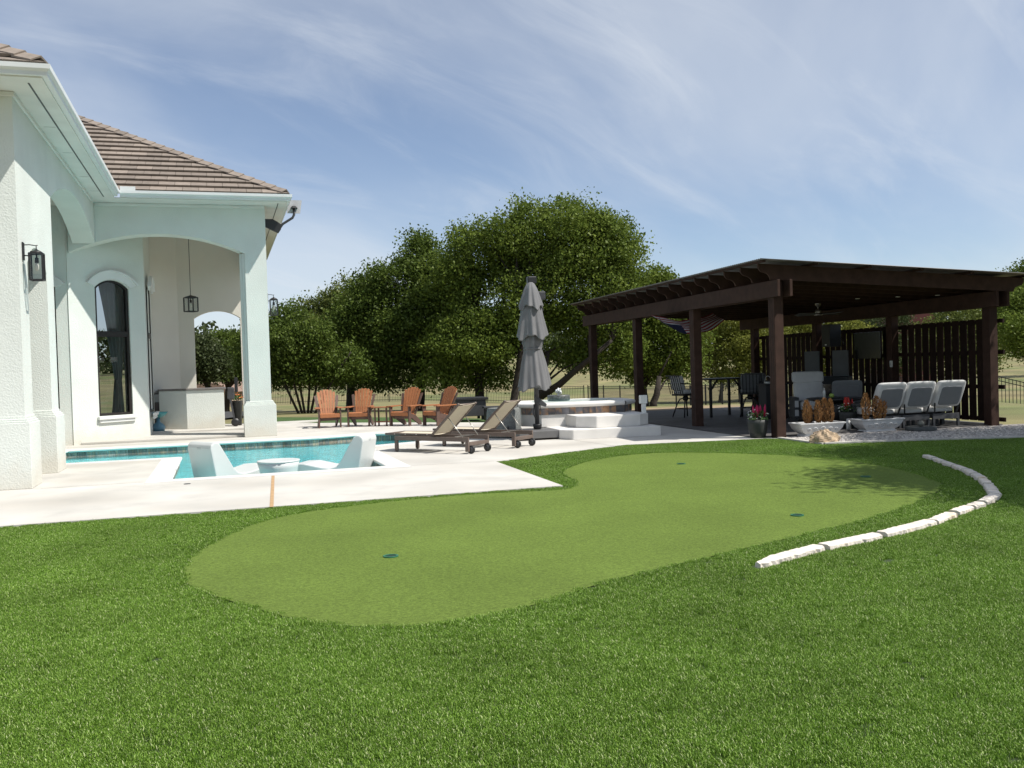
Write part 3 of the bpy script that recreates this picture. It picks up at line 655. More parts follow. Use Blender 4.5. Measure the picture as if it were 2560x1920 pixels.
# dark room behind the bay, curtains inside
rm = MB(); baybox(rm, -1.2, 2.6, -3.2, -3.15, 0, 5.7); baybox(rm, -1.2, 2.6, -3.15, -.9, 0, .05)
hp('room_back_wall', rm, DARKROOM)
def curtain(s0t, s1t, s0b, s1b, z0, z1, dep):
    def fn(a, b):
        s0 = s0b + (s0t - s0b) * b; s1 = s1b + (s1t - s1b) * b
        return bay(s0 + (s1 - s0) * a, dep + .035 * sin(a * 26 + b * 2), z0 + (z1 - z0) * b)
    return MB().grid(fn, 40, 10)
hp('curtain', curtain(1.02, 1.75, 1.28, 1.7, 2.75, 4.1, -.42), CURTAIN)
hp('curtain', curtain(1.22, 1.72, 1.42, 1.62, 1.55, 2.75, -.42), CURTAIN)
hp('curtain', curtain(1.42, 1.62, 1.2, 1.68, .1, 1.55, -.42), CURTAIN)
hp('curtain', curtain(.6, .88, .6, .80, 2.5, 4.1, -.42), CURTAIN)
OAK = mat('shelf_oak', (.30, .24, .17), .7)
for z in (2.75, 3.0): hp('room_shelf', baybox(MB(), .3, 1.5, -2.2, -2.1, z, z + .10), OAK)
hp('room_beam', baybox(MB(), .2, 1.6, -2.6, -2.5, 1.2, 1.35), OAK)
hp('room_chair', baybox(baybox(MB(), .55, .62, -1.6, -1.5, .3, 1.0), .55, .95, -1.6, -1.2, .55, .6), OAK)

# roof: felt sheets, tiles, hips
SLP = .56; RA = math.atan(SLP); EZ = 6.0
rf = MB()
def rq(pts): rf.add([(u, v, z) for u, v, z in pts], [tuple(range(len(pts)))])
T_ = 6.6
rq([(1.71, 23.85, EZ - .03), (1.71 - T_, 23.85 + T_, EZ - .03 + SLP * T_), (-2.27 - T_, 23.85 + T_, EZ - .03 + SLP * T_), (-2.27, 23.85, EZ - .03)][::-1])
rq([(1.71, 23.85, EZ - .03), (1.71, 37, EZ - .03), (1.71 - T_, 37, EZ - .03 + SLP * T_), (1.71 - T_, 23.85 + T_, EZ - .03 + SLP * T_)])
rq([(-2.27, 14.54, EZ - .03), (-2.27, 23.85, EZ - .03), (-2.27 - T_, 23.85 + T_, EZ - .03 + SLP * T_), (-2.27 - T_, 14.54 + T_, EZ - .03 + SLP * T_)])
rq([(-2.27, 14.54, EZ - .03), (-2.27 - T_, 14.54 + T_, EZ - .03 + SLP * T_), (-13, 14.54 + T_, EZ - .03 + SLP * T_), (-13, 14.54, EZ - .03)])
roof = hp('roof', rf, UNDER)
EXPO, TWD, TLEN, TTH = .395, .372, .455, .042
def tile_mb(poly):
    # poly in (x, y upslope) within the tile; butt end (y=0) sits proud
    lift = lambda y: .062 * (1 - y / TLEN)
    return MB().extr(poly, lambda x, y: (x, y, lift(y)), lambda x, y: (x, y, lift(y) + TTH))
full = [(.004, 0), (TWD - .004, 0), (TWD - .004, TLEN), (.004, TLEN)]
tmesh = mesh_of('roof_tile', tile_mb(full)); tmesh.materials.append(TILE)
def clip(poly, f):
    o_ = []
    for i in range(len(poly)):
        a, b = poly[i], poly[(i + 1) % len(poly)]; fa, fb = f(*a), f(*b)
        if fa >= 0: o_.append(a)
        if fa * fb < 0: t = fa / (fa - fb); o_.append((a[0] + (b[0] - a[0]) * t, a[1] + (b[1] - a[1]) * t))
    return o_
def tile_field(u_eave0, u_eave1, v_eave, rows, ulim=None):
    ca, sa = cos(RA), sin(RA)
    for r in range(rows):
        y0 = r * EXPO - .05; v0 = v_eave + y0 * ca; z0 = EZ + y0 * sa
        x = u_eave0 - 10 + (r % 2) * TWD * .5
        while x < u_eave1 + .2:
            lo = u_eave0 - (v0 - v_eave) if ulim is None else ulim
            if x + TWD > lo - .02:
                f_hip = lambda a, b: (u_eave1 - (v0 + b * ca - v_eave)) - (x + a) + .02
                f_val = lambda a, b: (x + a) - lo
                p = clip(full, f_hip); p = clip(p, f_val) if len(p) > 2 else p
                if len(p) > 2:
                    area = abs(sum(p[i][0] * p[(i + 1) % len(p)][1] - p[(i + 1) % len(p)][0] * p[i][1] for i in range(len(p)))) / 2
                    if area > .012:
                        me = tmesh if len(p) == 4 and area > .9 * TWD * TLEN else None
                        if me is None: me = mesh_of('roof_tile', tile_mb(p)); me.materials.append(TILE)
                        o = obj('roof_tile', me, None, roof, loc=(x - OU, v0 - OV, z0)); o.rotation_euler = (RA, 0, 0)
            x += TWD
tile_field(-2.27, 1.71, 23.85, 15)
tile_field(-3.9, -2.27, 14.54, 4, ulim=-4.6)
hc = MB()
for s in (-1, 1):
    hc.add([(0, 0, .075), (s * .15, 0, -.015), (s * .15, .43, -.045), (0, .43, .045), (0, 0, .05), (s * .15, 0, -.04), (s * .15, .43, -.07), (0, .43, .02)],
           [(0, 1, 2, 3), (7, 6, 5, 4), (0, 4, 5, 1), (1, 5, 6, 2)] if s > 0 else [(3, 2, 1, 0), (4, 5, 6, 7), (1, 5, 4, 0), (2, 6, 5, 1)])
hmesh = mesh_of('hip_tile', hc); hmesh.materials.append(TILE)
def hip(u, v, z, count):
    d = Vector((-1, 1, SLP)).normalized(); x = d.cross(Vector((0, 0, 1))).normalized(); up = x.cross(d)
    M_ = Matrix((x, d, up)).transposed().to_4x4()
    for k in range(count):
        p = Vector((u - OU, v - OV, z)) + d * (.02 + k * .375)
        o = obj('hip_tile', hmesh, None, roof); o.matrix_local = Matrix.Translation(p) @ M_
hip(1.71, 23.85, EZ + .10, 24); hip(-2.27, 14.54, EZ + .10, 6)
for (u, v, n_) in ((1.71, 23.85, 24), (-2.27, 14.54, 6)):
    d = Vector((-1, 1, SLP)).normalized(); a = Vector((u, v, EZ + .01)); hp('hip_board', MB().bar(a + d * .12, a + d * (.38 * n_), .09, .15), UNDER, roof)
# gutters (K profile) and soffits
KP = [(0, 0), (.075, 0), (.085, .05), (.125, .085), (.13, .15), (.118, .15), (.112, .092), (.0, .06)]
gz = 5.88
hp('gutter', MB().extr(KP, lambda a, b: (-2.14, 23.86 - a, gz + b), lambda a, b: (1.71 + a, 23.86 - a, gz + b)), GUTTER)
hp('gutter', MB().extr(KP, lambda a, b: (1.71 + a, 23.86 - a, gz + b), lambda a, b: (1.71 + a, 37, gz + b)), GUTTER)
hp('gutter', MB().extr(KP, lambda a, b: (-2.27 + a, 14.54 - a, gz + b), lambda a, b: (-2.27 + a, 23.75, gz + b)), GUTTER)
hp('gutter', MB().extr(KP, lambda a, b: (-13, 14.54 - a, gz + b), lambda a, b: (-2.27 + a, 14.54 - a, gz + b)), GUTTER)
hp('gutter_guard', MB().box(-2.13, -1.79, 23.735, 23.745, gz + .12, gz + .24), GUTTER)
mb = MB().box(-13, -2.27, 14.54, 15.30, SOF, SOF + .02); mb.box(U0, -2.27, 15.301, 23.86, SOF, SOF + .02); mb.box(U0, 1.71, 23.861, 24.499, SOF, SOF + .02); mb.box(1.2, 1.71, 24.5, 37, SOF, SOF + .02)
hp('soffit', mb, SOFFIT)
mb = MB().box(-2.50, -2.475, 14.8, 23.7, SOF - .006, SOF - .002); mb.box(1.50, 1.52, 24.1, 36, SOF - .006, SOF - .002)
hp('soffit_vent', mb, DGREY)
mb = MB()
for v in (17.3, 19.2, 21.4, 23.0): mb.box(U0 + .1, -2.52, v, v + .008, SOF - .004, SOF - .001)
hp('soffit_seam', mb, mat('seam', (.35, .35, .33), .9))
mb = MB().box(U0, U0 + .035, 15.265, 23.86, SOF - .075, SOF - .003); mb.box(-9.5, U0 + .035, 15.263, 15.299, SOF - .075, SOF - .003); mb.box(-2.78, 1.2, 24.465, 24.499, SOF - .075, SOF - .003)
hp('frieze_trim', mb, TRIM, bevel=.01)
# downpipe at the far left
mb = MB().box(-3.55, -3.45, 15.20, 15.28, .12, 5.84)
for z in (.6, 1.05, 2.2, 4.0): mb.box(-3.565, -3.435, 15.195, 15.298, z, z + .03)
hp('downpipe', mb, GUTTER, bevel=.01)
hp('downpipe_shoe', MB().box(-3.55, -3.45, 15.03, 15.24, .02, .119), BLACK, bevel=.01)
hp('rear_wall', MB().box(-9.5, -3.46, 29.4, 29.8, 0, SOF).box(-9.5, -9.2, 15.9, 29.4, 0, SOF), STUCCO)

# lanterns
def lantern(root, w_, h_, cap=True, r=.011):
    h2 = w_ / 2; mb = MB()
    for sx in (-1, 1):
        for sy in (-1, 1): mb.box(sx * h2 - r, sx * h2 + r, sy * h2 - r, sy * h2 + r, -h_, 0)
    for z in (0, -h_):
        for s in (-1, 1):
            mb.box(-h2, h2, s * h2 - r * .9, s * h2 + r * .9, z - r * .95, z + r * .95); mb.box(s * h2 - r * .85, s * h2 + r * .85, -h2, h2, z - r * .9, z + r * .9)
    obj('lantern_frame', mb, BLACK, root)
    g = MB()
    for s in (-1, 1): g.add([(-h2, s * h2 * .96, 0), (h2, s * h2 * .96, 0), (h2, s * h2 * .96, -h_), (-h2, s * h2 * .96, -h_)], [(0, 1, 2, 3)]); g.add([(s * h2 * .96, -h2, 0), (s * h2 * .96, h2, 0), (s * h2 * .96, h2, -h_), (s * h2 * .96, -h2, -h_)], [(0, 1, 2, 3)])
    obj('lantern_glass', g, LGLASS, root)
    obj('lantern_cap', MB().lathe([(h2 * 1.3, 0), (h2 * 1.15, .03), (h2 * .5, .05), (.012, .07), (0, .07)], 4).xf(lambda x, y, z: ((x - y) * .7071, (x + y) * .7071, z)), BLACK, root)
    obj('socket', MB().lathe([(.012, 0), (.012, -.06), (.028, -.065), (.028, -.14), (0, -.14)], 10), BLACK, root)
    obj('bulb', MB().lathe([(.014, -.14), (.03, -.19), (.032, -.22), (.02, -.26), (0, -.268)], 12), mat('bulb_glass', (.75, .72, .62), .2), root)
def wall_lantern(label, u, v, z, arm):
    p = Hw(u, v); t = thing('wall_lantern', label, 'lantern', (p[0], p[1], z), PH, 'black lanterns on the house')
    mb = MB().box(-arm, -arm + .02, -.055, .055, -.10, .17); obj('back_plate', mb, BLACK, t, bevel=.006)
    obj('arm', MB().tube([(-arm + .01, 0, .13), (-arm * .5, 0, .135), (0, 0, .12), (.02, 0, .13)], .008, 6).tube([(0, 0, .125), (0, 0, .06)], .008, 6).tube([(-arm + .01, 0, -.03), (-.09, 0, -.03)], .01, 6), BLACK, t)
    lantern(t, .18, .40)
wall_lantern('black glass wall lantern on the near pier beside the narrow arch', U0 + .19, 15.62, 3.52, .188)
wall_lantern('black wall lantern on the outer side of the loggia corner column', 1.2 + .16, 24.85, 3.50, .158)
p = Hw(-.73, 27.0); pen = thing('pendant_lantern', 'black glass pendant lantern hanging on a long rod in the loggia', 'lantern', (p[0], p[1], 3.74), PH + .5, 'black lanterns on the house')
obj('rod', MB().tube([(0, 0, .06), (0, 0, 2.04)], .008, 6), BLACK, pen); lantern(pen, .27, .38, r=.013)

# antenna on the corner
p = Hw(1.2, 24.72); an = thing('antenna_mount', 'black J-shaped antenna arm with flat grey panel on the eave corner', 'antenna', (p[0], p[1], 5.4), PH)
obj('bracket', MB().extr([(.003, -.04), (.003, .16), (.20, .16), (.42, .03), (.40, -.10), (.33, -.20)], lambda a, b: (a, -.05, b), lambda a, b: (a, .05, b)), BLACK, an, bevel=.008)
obj('mast', MB().tube([(.36, 0, -.08), (.45, -.02, .04), (.70, -.04, .20), (.74, -.05, .28), (.745, -.05, .46)], .032, 10), DGREY, an)
obj('mast_head', MB().lathe([(.10, .44), (.05, .50), (0, .50)], 6, (.745, -.05, 0), smooth=False), BLACK, an)
obj('panel', MB().extr([(.56, .32), (.90, .32), (.95, .66), (.62, .66)], lambda a, b: (a, -.02, b), lambda a, b: (a, .0, b)), mat('antenna_grey', (.42, .42, .43), .5), an)

# outdoor kitchen counter, and things near it
p = Hw(-.95, 27.45); kc = thing('kitchen_counter', 'white stucco outdoor kitchen counter with dark top inside the loggia', 'counter', (p[0], p[1], .108), PH)
ct = [(0, 0), (1.0, -.02), (1.0, .72), (.05, .75), (-.75, 1.1), (-.75, .52)]
obj('counter_base', MB().prism(ct, 0, 1.08), STUCCO, kc, bevel=.01)
obj('counter_top', MB().prism([(x * 1.04 + (.02 if x > .5 else 0), y - (.04 if y < .5 and x >= 0 else 0)) for x, y in ct], 1.083, 1.13), mat('counter_stone', (.16, .145, .135), .4, .2, 12), kc, bevel=.006)
p = Hw(-1.62, 28.05); fr = thing('drinks_fridge', 'dark framed outdoor fridge tucked behind the bay window', 'fridge', (p[0], p[1], .108), PH)
obj('cabinet', MB().box(-.25, .25, 0, .4, 0, 1.02), BLACK, fr, bevel=.01)
obj('door', MB().box(-.22, .22, -.02, 0, .05, .74), mat('fridge_brown', (.04, .03, .026), .4), fr); obj('drawer', MB().box(-.22, .22, -.02, 0, .77, .99), mat('steel_dark', (.22, .22, .215), .4, metal=.6), fr)
p = Hw(-1.70, 27.3); wb = thing('watering_bowl', 'teal plastic bowl on a blue stand in the loggia shade', 'bowl', (p[0], p[1], .108), 0)
obj('bowl', MB().lathe([(.08, .36), (.2, .44), (.26, .52), (.24, .52), (.05, .4), (0, .4)], 18), TEAL, wb); obj('stand', MB().lathe([(.16, 0), (.18, .12), (.12, .2), (.05, .24), (.05, .37)], 14), mat('blue_plastic', (.10, .22, .30), .5), wb)
p = Hw(.24, 27.75); gr = thing('grill_cart', 'black covered grill cart with a wheel at the counter end', 'grill', (p[0], p[1], .108), PH)
obj('hood', MB().box(-.1, .1, 0, .5, .78, 1.12), DGREY, gr, bevel=.03); obj('side_handle', MB().box(.11, .2, .1, .3, .98, 1.4), BLACK, gr, bevel=.01)
obj('leg', MB().bar((-.02, .05, .8), (.1, .05, .05), .09, .05), DGREY, gr); obj('leg', MB().bar((-.02, .45, .8), (.1, .45, .05), .09, .05), DGREY, gr)
obj('wheel', MB().lathe([(.03, -.03), (.115, -.03), (.12, 0), (.115, .03), (.03, .03)], 18).xf(lambda x, y, z: (x + .1, z + .0, y + .12)), BLACK, gr)
def blob_plant(parent, name, m, n, c, rad, size, seed, up=False):
    rr = random.Random(seed); mb = MB()
    for i in range(n):
        a = rr.uniform(0, 2 * pi); b = rr.uniform(-.4, 1); r = rad * rr.uniform(.4, 1)
        x, y, z = c[0] + r * cos(a) * cos(b), c[1] + r * sin(a) * cos(b), c[2] + r * sin(b) * (1.4 if up else .8)
        u_ = Vector((rr.uniform(-1, 1), rr.uniform(-1, 1), rr.uniform(-.3, 1))).normalized() * size * rr.uniform(.6, 1.2); w_ = u_.cross(Vector((rr.uniform(-1, 1), rr.uniform(-1, 1), rr.uniform(-1, 1)))).normalized() * size * .45
        q = Vector((x, y, z)); mb.add([q - u_ * .5, q + w_ * .5, q + u_ * .5, q - w_ * .5], [(0, 1, 2, 3)])
    return obj(name, mb, m, parent)
p = Hw(.42, 28.3); pt = thing('potted_plant', 'tall dark pot with orange flowers beside the loggia column', 'potted plant', (p[0], p[1], .108))
obj('pot', MB().lathe([(.12, 0), (.17, .7), (.185, .72), (.165, .72), (.15, .66), (0, .66)], 4).xf(lambda x, y, z: ((x - y) * .7071, (x + y) * .7071, z)), POTG, pt)
blob_plant(pt, 'leaves', LEAFP, 90, (0, 0, .78), .17, .09, 3); blob_plant(pt, 'flowers', ORGF, 26, (0, 0, .84), .17, .07, 4)
obj('stake', MB().tube([(.02, 0, .68), (.0, 0, 1.1), (-.05, .0, 1.2)], .008, 6), ORGF, pt)

# ================================================================== POOLSIDE FURNITURE
def adirondack(label):
    t = thing('adirondack_chair', label, 'chair', group='wooden armchairs facing the pool')
    # front is -y
    for s in (-1, 1):
        obj('leg', MB().box(s * .30 - .02, s * .30 + .02, -.33, -.22, 0, .545), BROWN, t, bevel=.004)
        st = MB().extr([(-.30, .38), (-.30, .25), (-.1, .2), (.34, .0), (.46, .0), (.44, .10), (.1, .29)], lambda a, b: (s * .255 - .018, a, b), lambda a, b: (s * .255 + .018, a, b)); obj('side_rail', st, BROWN, t)
        ar = MB().extr([(s * .23, -.37), (s * .40, -.37), (s * .42, -.30), (s * .40, .0), (s * .30, .42), (s * .25, .42)], lambda a, b: (a, b, .547), lambda a, b: (a, b, .575)); obj('arm', ar, ORANGE, t, bevel=.004)
    obj('front_apron', MB().box(-.275, .275, -.345, -.315, .29, .385), ORANGE, t, bevel=.004)
    for k in range(5):
        y = -.30 + k * .092; z = .39 - max(0, k - 1) * .034
        obj('seat_slat', MB().bar((-.272, y, z), (.272, y, z), .082, .024, (0, -.3, 1)), ORANGE, t)
    obj('cross_rail', MB().box(-.25, .25, -.24, -.20, .20, .27), BROWN, t); obj('rear_rail', MB().box(-.30, .30, .30, .335, .46, .545), BROWN, t)
    # fanned back slats
    n = 8; tops = [.90, 1.0, 1.045, 1.065, 1.065, 1.045, 1.0, .90]
    for k in range(n):
        f = (k - (n - 1) / 2) / ((n - 1) / 2); xb, xt = f * .205, f * .315; wb, wt = .052, .076; outer = k in (0, n - 1)
        def bp(x, h, d): return (x, .10 + h * .40 + d, .20 + h * .88)
        hh = (tops[k] - .20) / .88; sk = .012 * f
        dd = .012 if outer else 0
        mb = MB().add([bp(xb - wb / 2, 0, dd), bp(xb + wb / 2, 0, dd), bp(xt + wt / 2, hh - abs(sk) * .5, dd), bp(xt, hh + .012, dd), bp(xt - wt / 2, hh - abs(sk) * .5, dd),
                       bp(xb - wb / 2, 0, dd + .022), bp(xb + wb / 2, 0, dd + .022), bp(xt + wt / 2, hh - abs(sk) * .5, dd + .022), bp(xt, hh + .012, dd + .022), bp(xt - wt / 2, hh - abs(sk) * .5, dd + .022)],
                      [(0, 1, 2, 3, 4), (9, 8, 7, 6, 5), (0, 5, 6, 1), (1, 6, 7, 2), (2, 7, 8, 3), (3, 8, 9, 4), (4, 9, 5, 0)])
        obj('back_slat', mb, BROWN if outer else ORANGE, t)
    return t
A0 = adirondack('orange and brown slatted armchair nearest the house column')
ch = [((-5.28, 26.6), 18, None), ((-4.38, 26.75), -4, 'orange slatted armchair left of the small slatted table'), ((-3.06, 26.4), -24, 'orange slatted armchair right of the small slatted table, turned left'), ((-2.08, 26.05), -46, 'orange slatted armchair farthest right, turned sideways behind the loungers')]
for k, (xy, a, lab) in enumerate(ch):
    c = A0 if k == 0 else copy_tree(A0)
    c.location = (*xy, 0); c.rotation_euler = (0, 0, RAD(a))
    if lab: c['label'] = lab
t = thing('side_table', 'small slatted orange side table between two armchairs', 'table', (-3.72, 26.5, 0), RAD(-10))
for sx in (-1, 1):
    for sy in (-1, 1): obj('leg', MB().box(sx * .17 - .02, sx * .17 + .02, sy * .17 - .02, sy * .17 + .02, 0, .52), BROWN, t)
for k in range(5): obj('top_slat', MB().box(-.26, .26, -.25 + k * .101, -.25 + k * .101 + .092, .522, .545), ORANGE, t)
for k in range(4): obj('shelf_slat', MB().box(-.2, .2, -.18 + k * .092, -.18 + k * .092 + .084, .11, .13), ORANGE, t)

def lounger(label):
    t = thing('sun_lounger', label, 'sun lounger', group='wheeled sun loungers by the pool')
    W = .315; HX = 1.17
    for s in (-1, 1):
        obj('side_rail', MB().box(.28, 2.06, s * W - .02, s * W + .02, .225, .305), TAUPE, t, bevel=.006)
        obj('seat_rail', MB().box(0, HX + .03, s * (W - .045) - .018, s * (W - .045) + .018, .315, .36), TAUPE, t, bevel=.006)
        obj('leg', MB().box(.28, .355, s * W - .022, s * W + .022, .02, .224), TAUPE, t, bevel=.006); obj('foot', MB().box(.295, .34, s * W - .016, s * W + .016, 0, .02), BLACK, t)
        obj('leg', MB().box(1.985, 2.06, s * W - .022, s * W + .022, .04, .224), TAUPE, t, bevel=.006)
        wh = obj('wheel', MB().lathe([(.0, -.02), (.062, -.02), (.078, -.014), (.078, .014), (.062, .02), (0, .02)], 22).xf(lambda x, y, z: (x + 2.07, z + s * (W - .055), y + .079)), BLACK, t)
        obj('hub', MB().lathe([(0, -.026), (.05, -.024), (.05, .024), (0, .026)], 16).xf(lambda x, y, z: (x + 2.07, z + s * (W - .055), y + .079)), DGREY, wh)
        # back frame
        a = Vector((HX, s * (W - .045), .34)); b = Vector((HX + .655, s * (W - .045), .925))
        obj('back_rail', MB().bar(a, b, .034, .05, (0, 1, 0)), TAUPE, t, bevel=.006)
        pv = a.lerp(b, .58); obj('prop_strut', MB().tube([pv, (HX + .70, s * (W - .07), .305)], .008, 6), STEEL, t)
    obj('head_rail', MB().box(1.985, 2.06, -W + .022, W - .022, .145, .215), TAUPE, t, bevel=.006)
    obj('cross_rail', MB().box(.30, .345, -W + .022, W - .022, .23, .30), TAUPE, t); obj('foot_rail', MB().box(0, .045, -W + .065, W - .065, .318, .357), TAUPE, t)
    obj('notch_bar', MB().box(1.72, 1.745, -W + .02, W - .02, .30, .318), STEEL, t)
    obj('back_top_rail', MB().tube([(HX + .625, -W + .06, .90), (HX + .625, W - .06, .90)], .02, 8), TAUPE, t)
    obj('seat_sling', MB().grid(lambda a, b: (.03 + a * 1.12, (b - .5) * .50, .352 - .028 * sin(pi * b) * (1 if .02 < a < .98 else .8)), 12, 8), SLING, t).modifiers.new('thick', 'SOLIDIFY').thickness = .005
    obj('back_sling', MB().grid(lambda a, b: (HX + .02 + a * .625 + .03 * sin(pi * b) * sin(pi * min(1, a * 1.05)), (b - .5) * .50, .355 + a * .565 - .03 * sin(pi * b) * (.3 + .7 * (a > .95))), 14, 8), SLING, t).modifiers.new('thick', 'SOLIDIFY').thickness = .005
    for k in range(4): obj('stud', MB().lathe([(.012, 0), (.012, .008), (0, .01)], 8).xf(lambda x, y, z: (.25 + k * .27 + x, -W + .026 - z, .338 + y)), STEEL, t)
    return t
L1 = lounger('brown framed beige sling lounger nearer the pool, back raised'); la = math.atan2(-1.0, 1.5)
def place_l(o, near_rear):
    # near_rear = ground point of the near wheel leg (x=2.02, y=-.315)
    c_, s_ = cos(la), sin(la); x, y = 2.02, -.315; o.location = (near_rear[0] - (c_ * x - s_ * y), near_rear[1] - (s_ * x + c_ * y), 0); o.rotation_euler = (0, 0, la)
place_l(L1, (-.86, 17.1)); L2 = copy_tree(L1); L2['label'] = 'brown framed beige sling lounger beside the closed umbrella'; place_l(L2, (0.0, 17.98))

# white moulded chairs and table standing in the shallow ledge
def ledge_chair(label, u, v, a):
    p = Hw(u, v); t = thing('ledge_chair', label, 'pool chair', (p[0], p[1], -.34), PH + RAD(a), 'white chairs standing in the pool')
    pr = [(-.44, 0), (-.56, .70), (-.55, .76), (-.51, .795), (-.45, .80), (-.40, .77), (-.36, .70), (-.17, .36), (-.10, .285), (0, .255), (.15, .275), (.42, .335), (.62, .33), (.70, .29), (.70, .24), (.58, .05), (.55, 0)]
    obj('shell', MB().extr(pr, lambda x, z: (x * 1.1, -.36, z * 1.03), lambda x, z: (x * 1.1, .36, z * 1.03)), WHITEP, t, bevel=.055)
    obj('hand_slot', MB().box(-.579, -.571, -.06, .06, .69, .715).xf(lambda x, y, z: ((x + .02) * 1.1, y, z * 1.03)), mat('slot_shadow', (.25, .26, .27), .8), t)
    return t
ledge_chair('white moulded chair in the pool at left, facing right', .12, 16.65, 32)
ledge_chair('white moulded chair in the pool at right, facing left', 1.90, 16.55, 152)
p = Hw(.86, 16.0); t = thing('ledge_table', 'small round white table between the two pool chairs', 'table', (p[0], p[1], -.34))
obj('pedestal', MB().lathe([(.26, 0), (.285, .15), (.32, .36), (.345, .455)], 32), WHITEP, t); obj('top', MB().lathe([(.345, .455), (.357, .47), (.345, .485), (.31, .478), (0, .474)], 32), WHITEP, t)

# dark cast tables / grill behind the loungers
p = G(1150, 1052); t = thing('fire_table', 'low black square fire table on the grass beyond the loungers', 'fire table', (p[0] + .25, p[1] + .55, 0), RAD(12))
obj('top', MB().box(-.52, .52, -.5, .5, .60, .68), BLACK, t, bevel=.01); obj('cabinet', MB().box(-.46, .46, -.44, .44, .12, .599), DGREY, t, bevel=.01); obj('leg', MB().box(-.4, -.32, -.4, -.32, 0, .119).box(.32, .4, -.4, -.32, 0, .119).box(-.4, -.32, .32, .4, 0, .119).box(.32, .4, .32, .4, 0, .119), BLACK, t)
t = thing('low_bench', 'low dark bench beside the fire table', 'bench', (p[0] + 1.05, p[1] - .15, 0), RAD(12))
obj('seat', MB().box(-.35, .35, -.18, .18, .36, .42), DGREY, t, bevel=.01); obj('leg', MB().box(-.3, -.22, -.14, .14, 0, .359), BLACK, t); obj('leg', MB().box(.22, .3, -.14, .14, 0, .359), BLACK, t)

# woven planter behind lounger
p = Pw(4.75, 20.35); t = thing('woven_planter', 'grey woven drum planter behind the closed umbrella', 'planter', (p[0], p[1], 0))
obj('drum', MB().lathe([(.36, 0), (.385, .1), (.39, .35), (.37, .62), (.35, .66), (.31, .66), (.31, .55), (0, .55)], 28), WICKER, t)
obj('tap', MB().tube([(.1, -.4, .12), (.1, -.4, .26)], .02, 8), BLACK, t)

# ------------------------------------------------------------------ cantilever umbrella, closed
p = Pw(5.30, 19.55); um = thing('patio_umbrella', 'closed grey cantilever umbrella on a square grey base', 'umbrella', (p[0], p[1], 0), PP)
obj('base_box', MB().box(-.52, .49, -.50, .52, .035, .195), BASEBOX, um, bevel=.012)
for sx in (-.44, .42):
    for sy in (-.42, .44): obj('castor', MB().lathe([(.03, 0), (.03, .04)], 10, (sx, sy, 0)), BLACK, um)
obj('mast', MB().tube([(.03, .05, .195), (.03, .05, 3.28)], .05, 14), DGREY, um)
obj('mast_collar', MB().lathe([(.06, .195), (.085, .21), (.10, .30), (.09, .315), (.05, .315)], 16, (.03, .05, 0)), BLACK, um)
obj('crank_housing', MB().extr([(-.05, .95), (.09, .85), (.22, .74), (.20, .68), (.06, .72), (-.05, .78)], lambda a, b: (.03 + a, .0, b), lambda a, b: (.03 + a, .1, b)), DGREY, um, bevel=.015)
obj('crank_handle', MB().tube([(-.05, -.03, .75), (-.07, -.06, .52), (-.02, -.06, .42)], .016, 8), BLACK, um)
obj('cap', MB().box(-.13, .06, -.14, .05, 3.36, 3.52), BLACK, um, bevel=.02)
obj('hinge_block', MB().box(.1, .28, -.04, .12, 3.02, 3.2), DGREY, um, bevel=.02)
cu, cv = -.07, -.10
def folds(amp, k, ph): return lambda t_, i: 1 + amp[i] * (.55 * abs(cos(k / 2 * t_ + ph + .25 * sin(2 * t_ + ph))) ** 1.5 * 2 - .5 + .30 * cos(3 * t_ + ph * 2.1) + .28 * cos(13 * t_ + ph * 3 + i * .35))
def tier(name, prof, amp, ph):
    mb = MB().lathe(prof, 120, (cu, cv, 0), fold=folds(amp, 8, ph)); z0 = prof[0][1]; z1 = prof[-1][1]
    mb.xf(lambda x, y, z: (x, y, z + .05 * (cos(4 * math.atan2(y - cv, x - cu) + ph) + .5 * cos(9 * math.atan2(y - cv, x - cu) + ph)) * ((z1 - z) / (z1 - z0)) ** 2))
    return obj(name, mb, CANOPY, um)
tier('canopy_lower', [(.34, 1.10), (.335, 1.12), (.29, 1.4), (.235, 1.70), (.185, 1.93), (.185, 1.98), (.215, 2.08), (.19, 2.36)], [.16, .16, .17, .16, .12, .12, .14, .1], .3)
tier('canopy_middle', [(.315, 2.20), (.31, 2.22), (.27, 2.45), (.235, 2.65), (.215, 2.8), (.16, 3.02)], [.17, .17, .15, .12, .1, .06], 1.2)
tier('canopy_top', [(.26, 2.84), (.255, 2.86), (.20, 3.06), (.14, 3.25), (.085, 3.36), (.05, 3.39)], [.16, .16, .13, .1, .05, .02], 2.2)
obj('tie_strap', MB().lathe([(.196, 1.935), (.20, 1.955), (.196, 1.975)], 40, (cu, cv, 0)), CANOPY, um)

# ------------------------------------------------------------------ raised spa
p = Pw(5.86, 18.72); spa = thing('raised_spa', 'raised white stucco spa with slate tile band and steps', 'spa', (p[0], p[1], 0), PP)
SPAW = mat('spa_stucco', (.66, .64, .61), .9, .07, 3, .25, 50, bdist=.006)
obj('lower_step', MB().prism([(0, 0), (2.0, 0), (2.05, .6), (2.05, 2.9), (-.05, 3.0), (-.20, 2.0), (-.20, .32)], 0, .205), SPAW, spa, bevel=.02)
obj('upper_step', MB().prism([(.27, .60), (.62, .26), (1.66, .36), (1.95, .6), (1.95, 1.6), (.27, 1.6)], .206, .465), SPAW, spa, bevel=.02)
tub = [(-.30, 1.35), (1.62, 1.32), (2.05, 1.9), (2.05, 2.85), (1.6, 3.3), (-.2, 3.3), (-.62, 2.85), (-.62, 1.9)]
obj('tub_wall', MB().prism(tub, .206, .625), SPAW, spa)
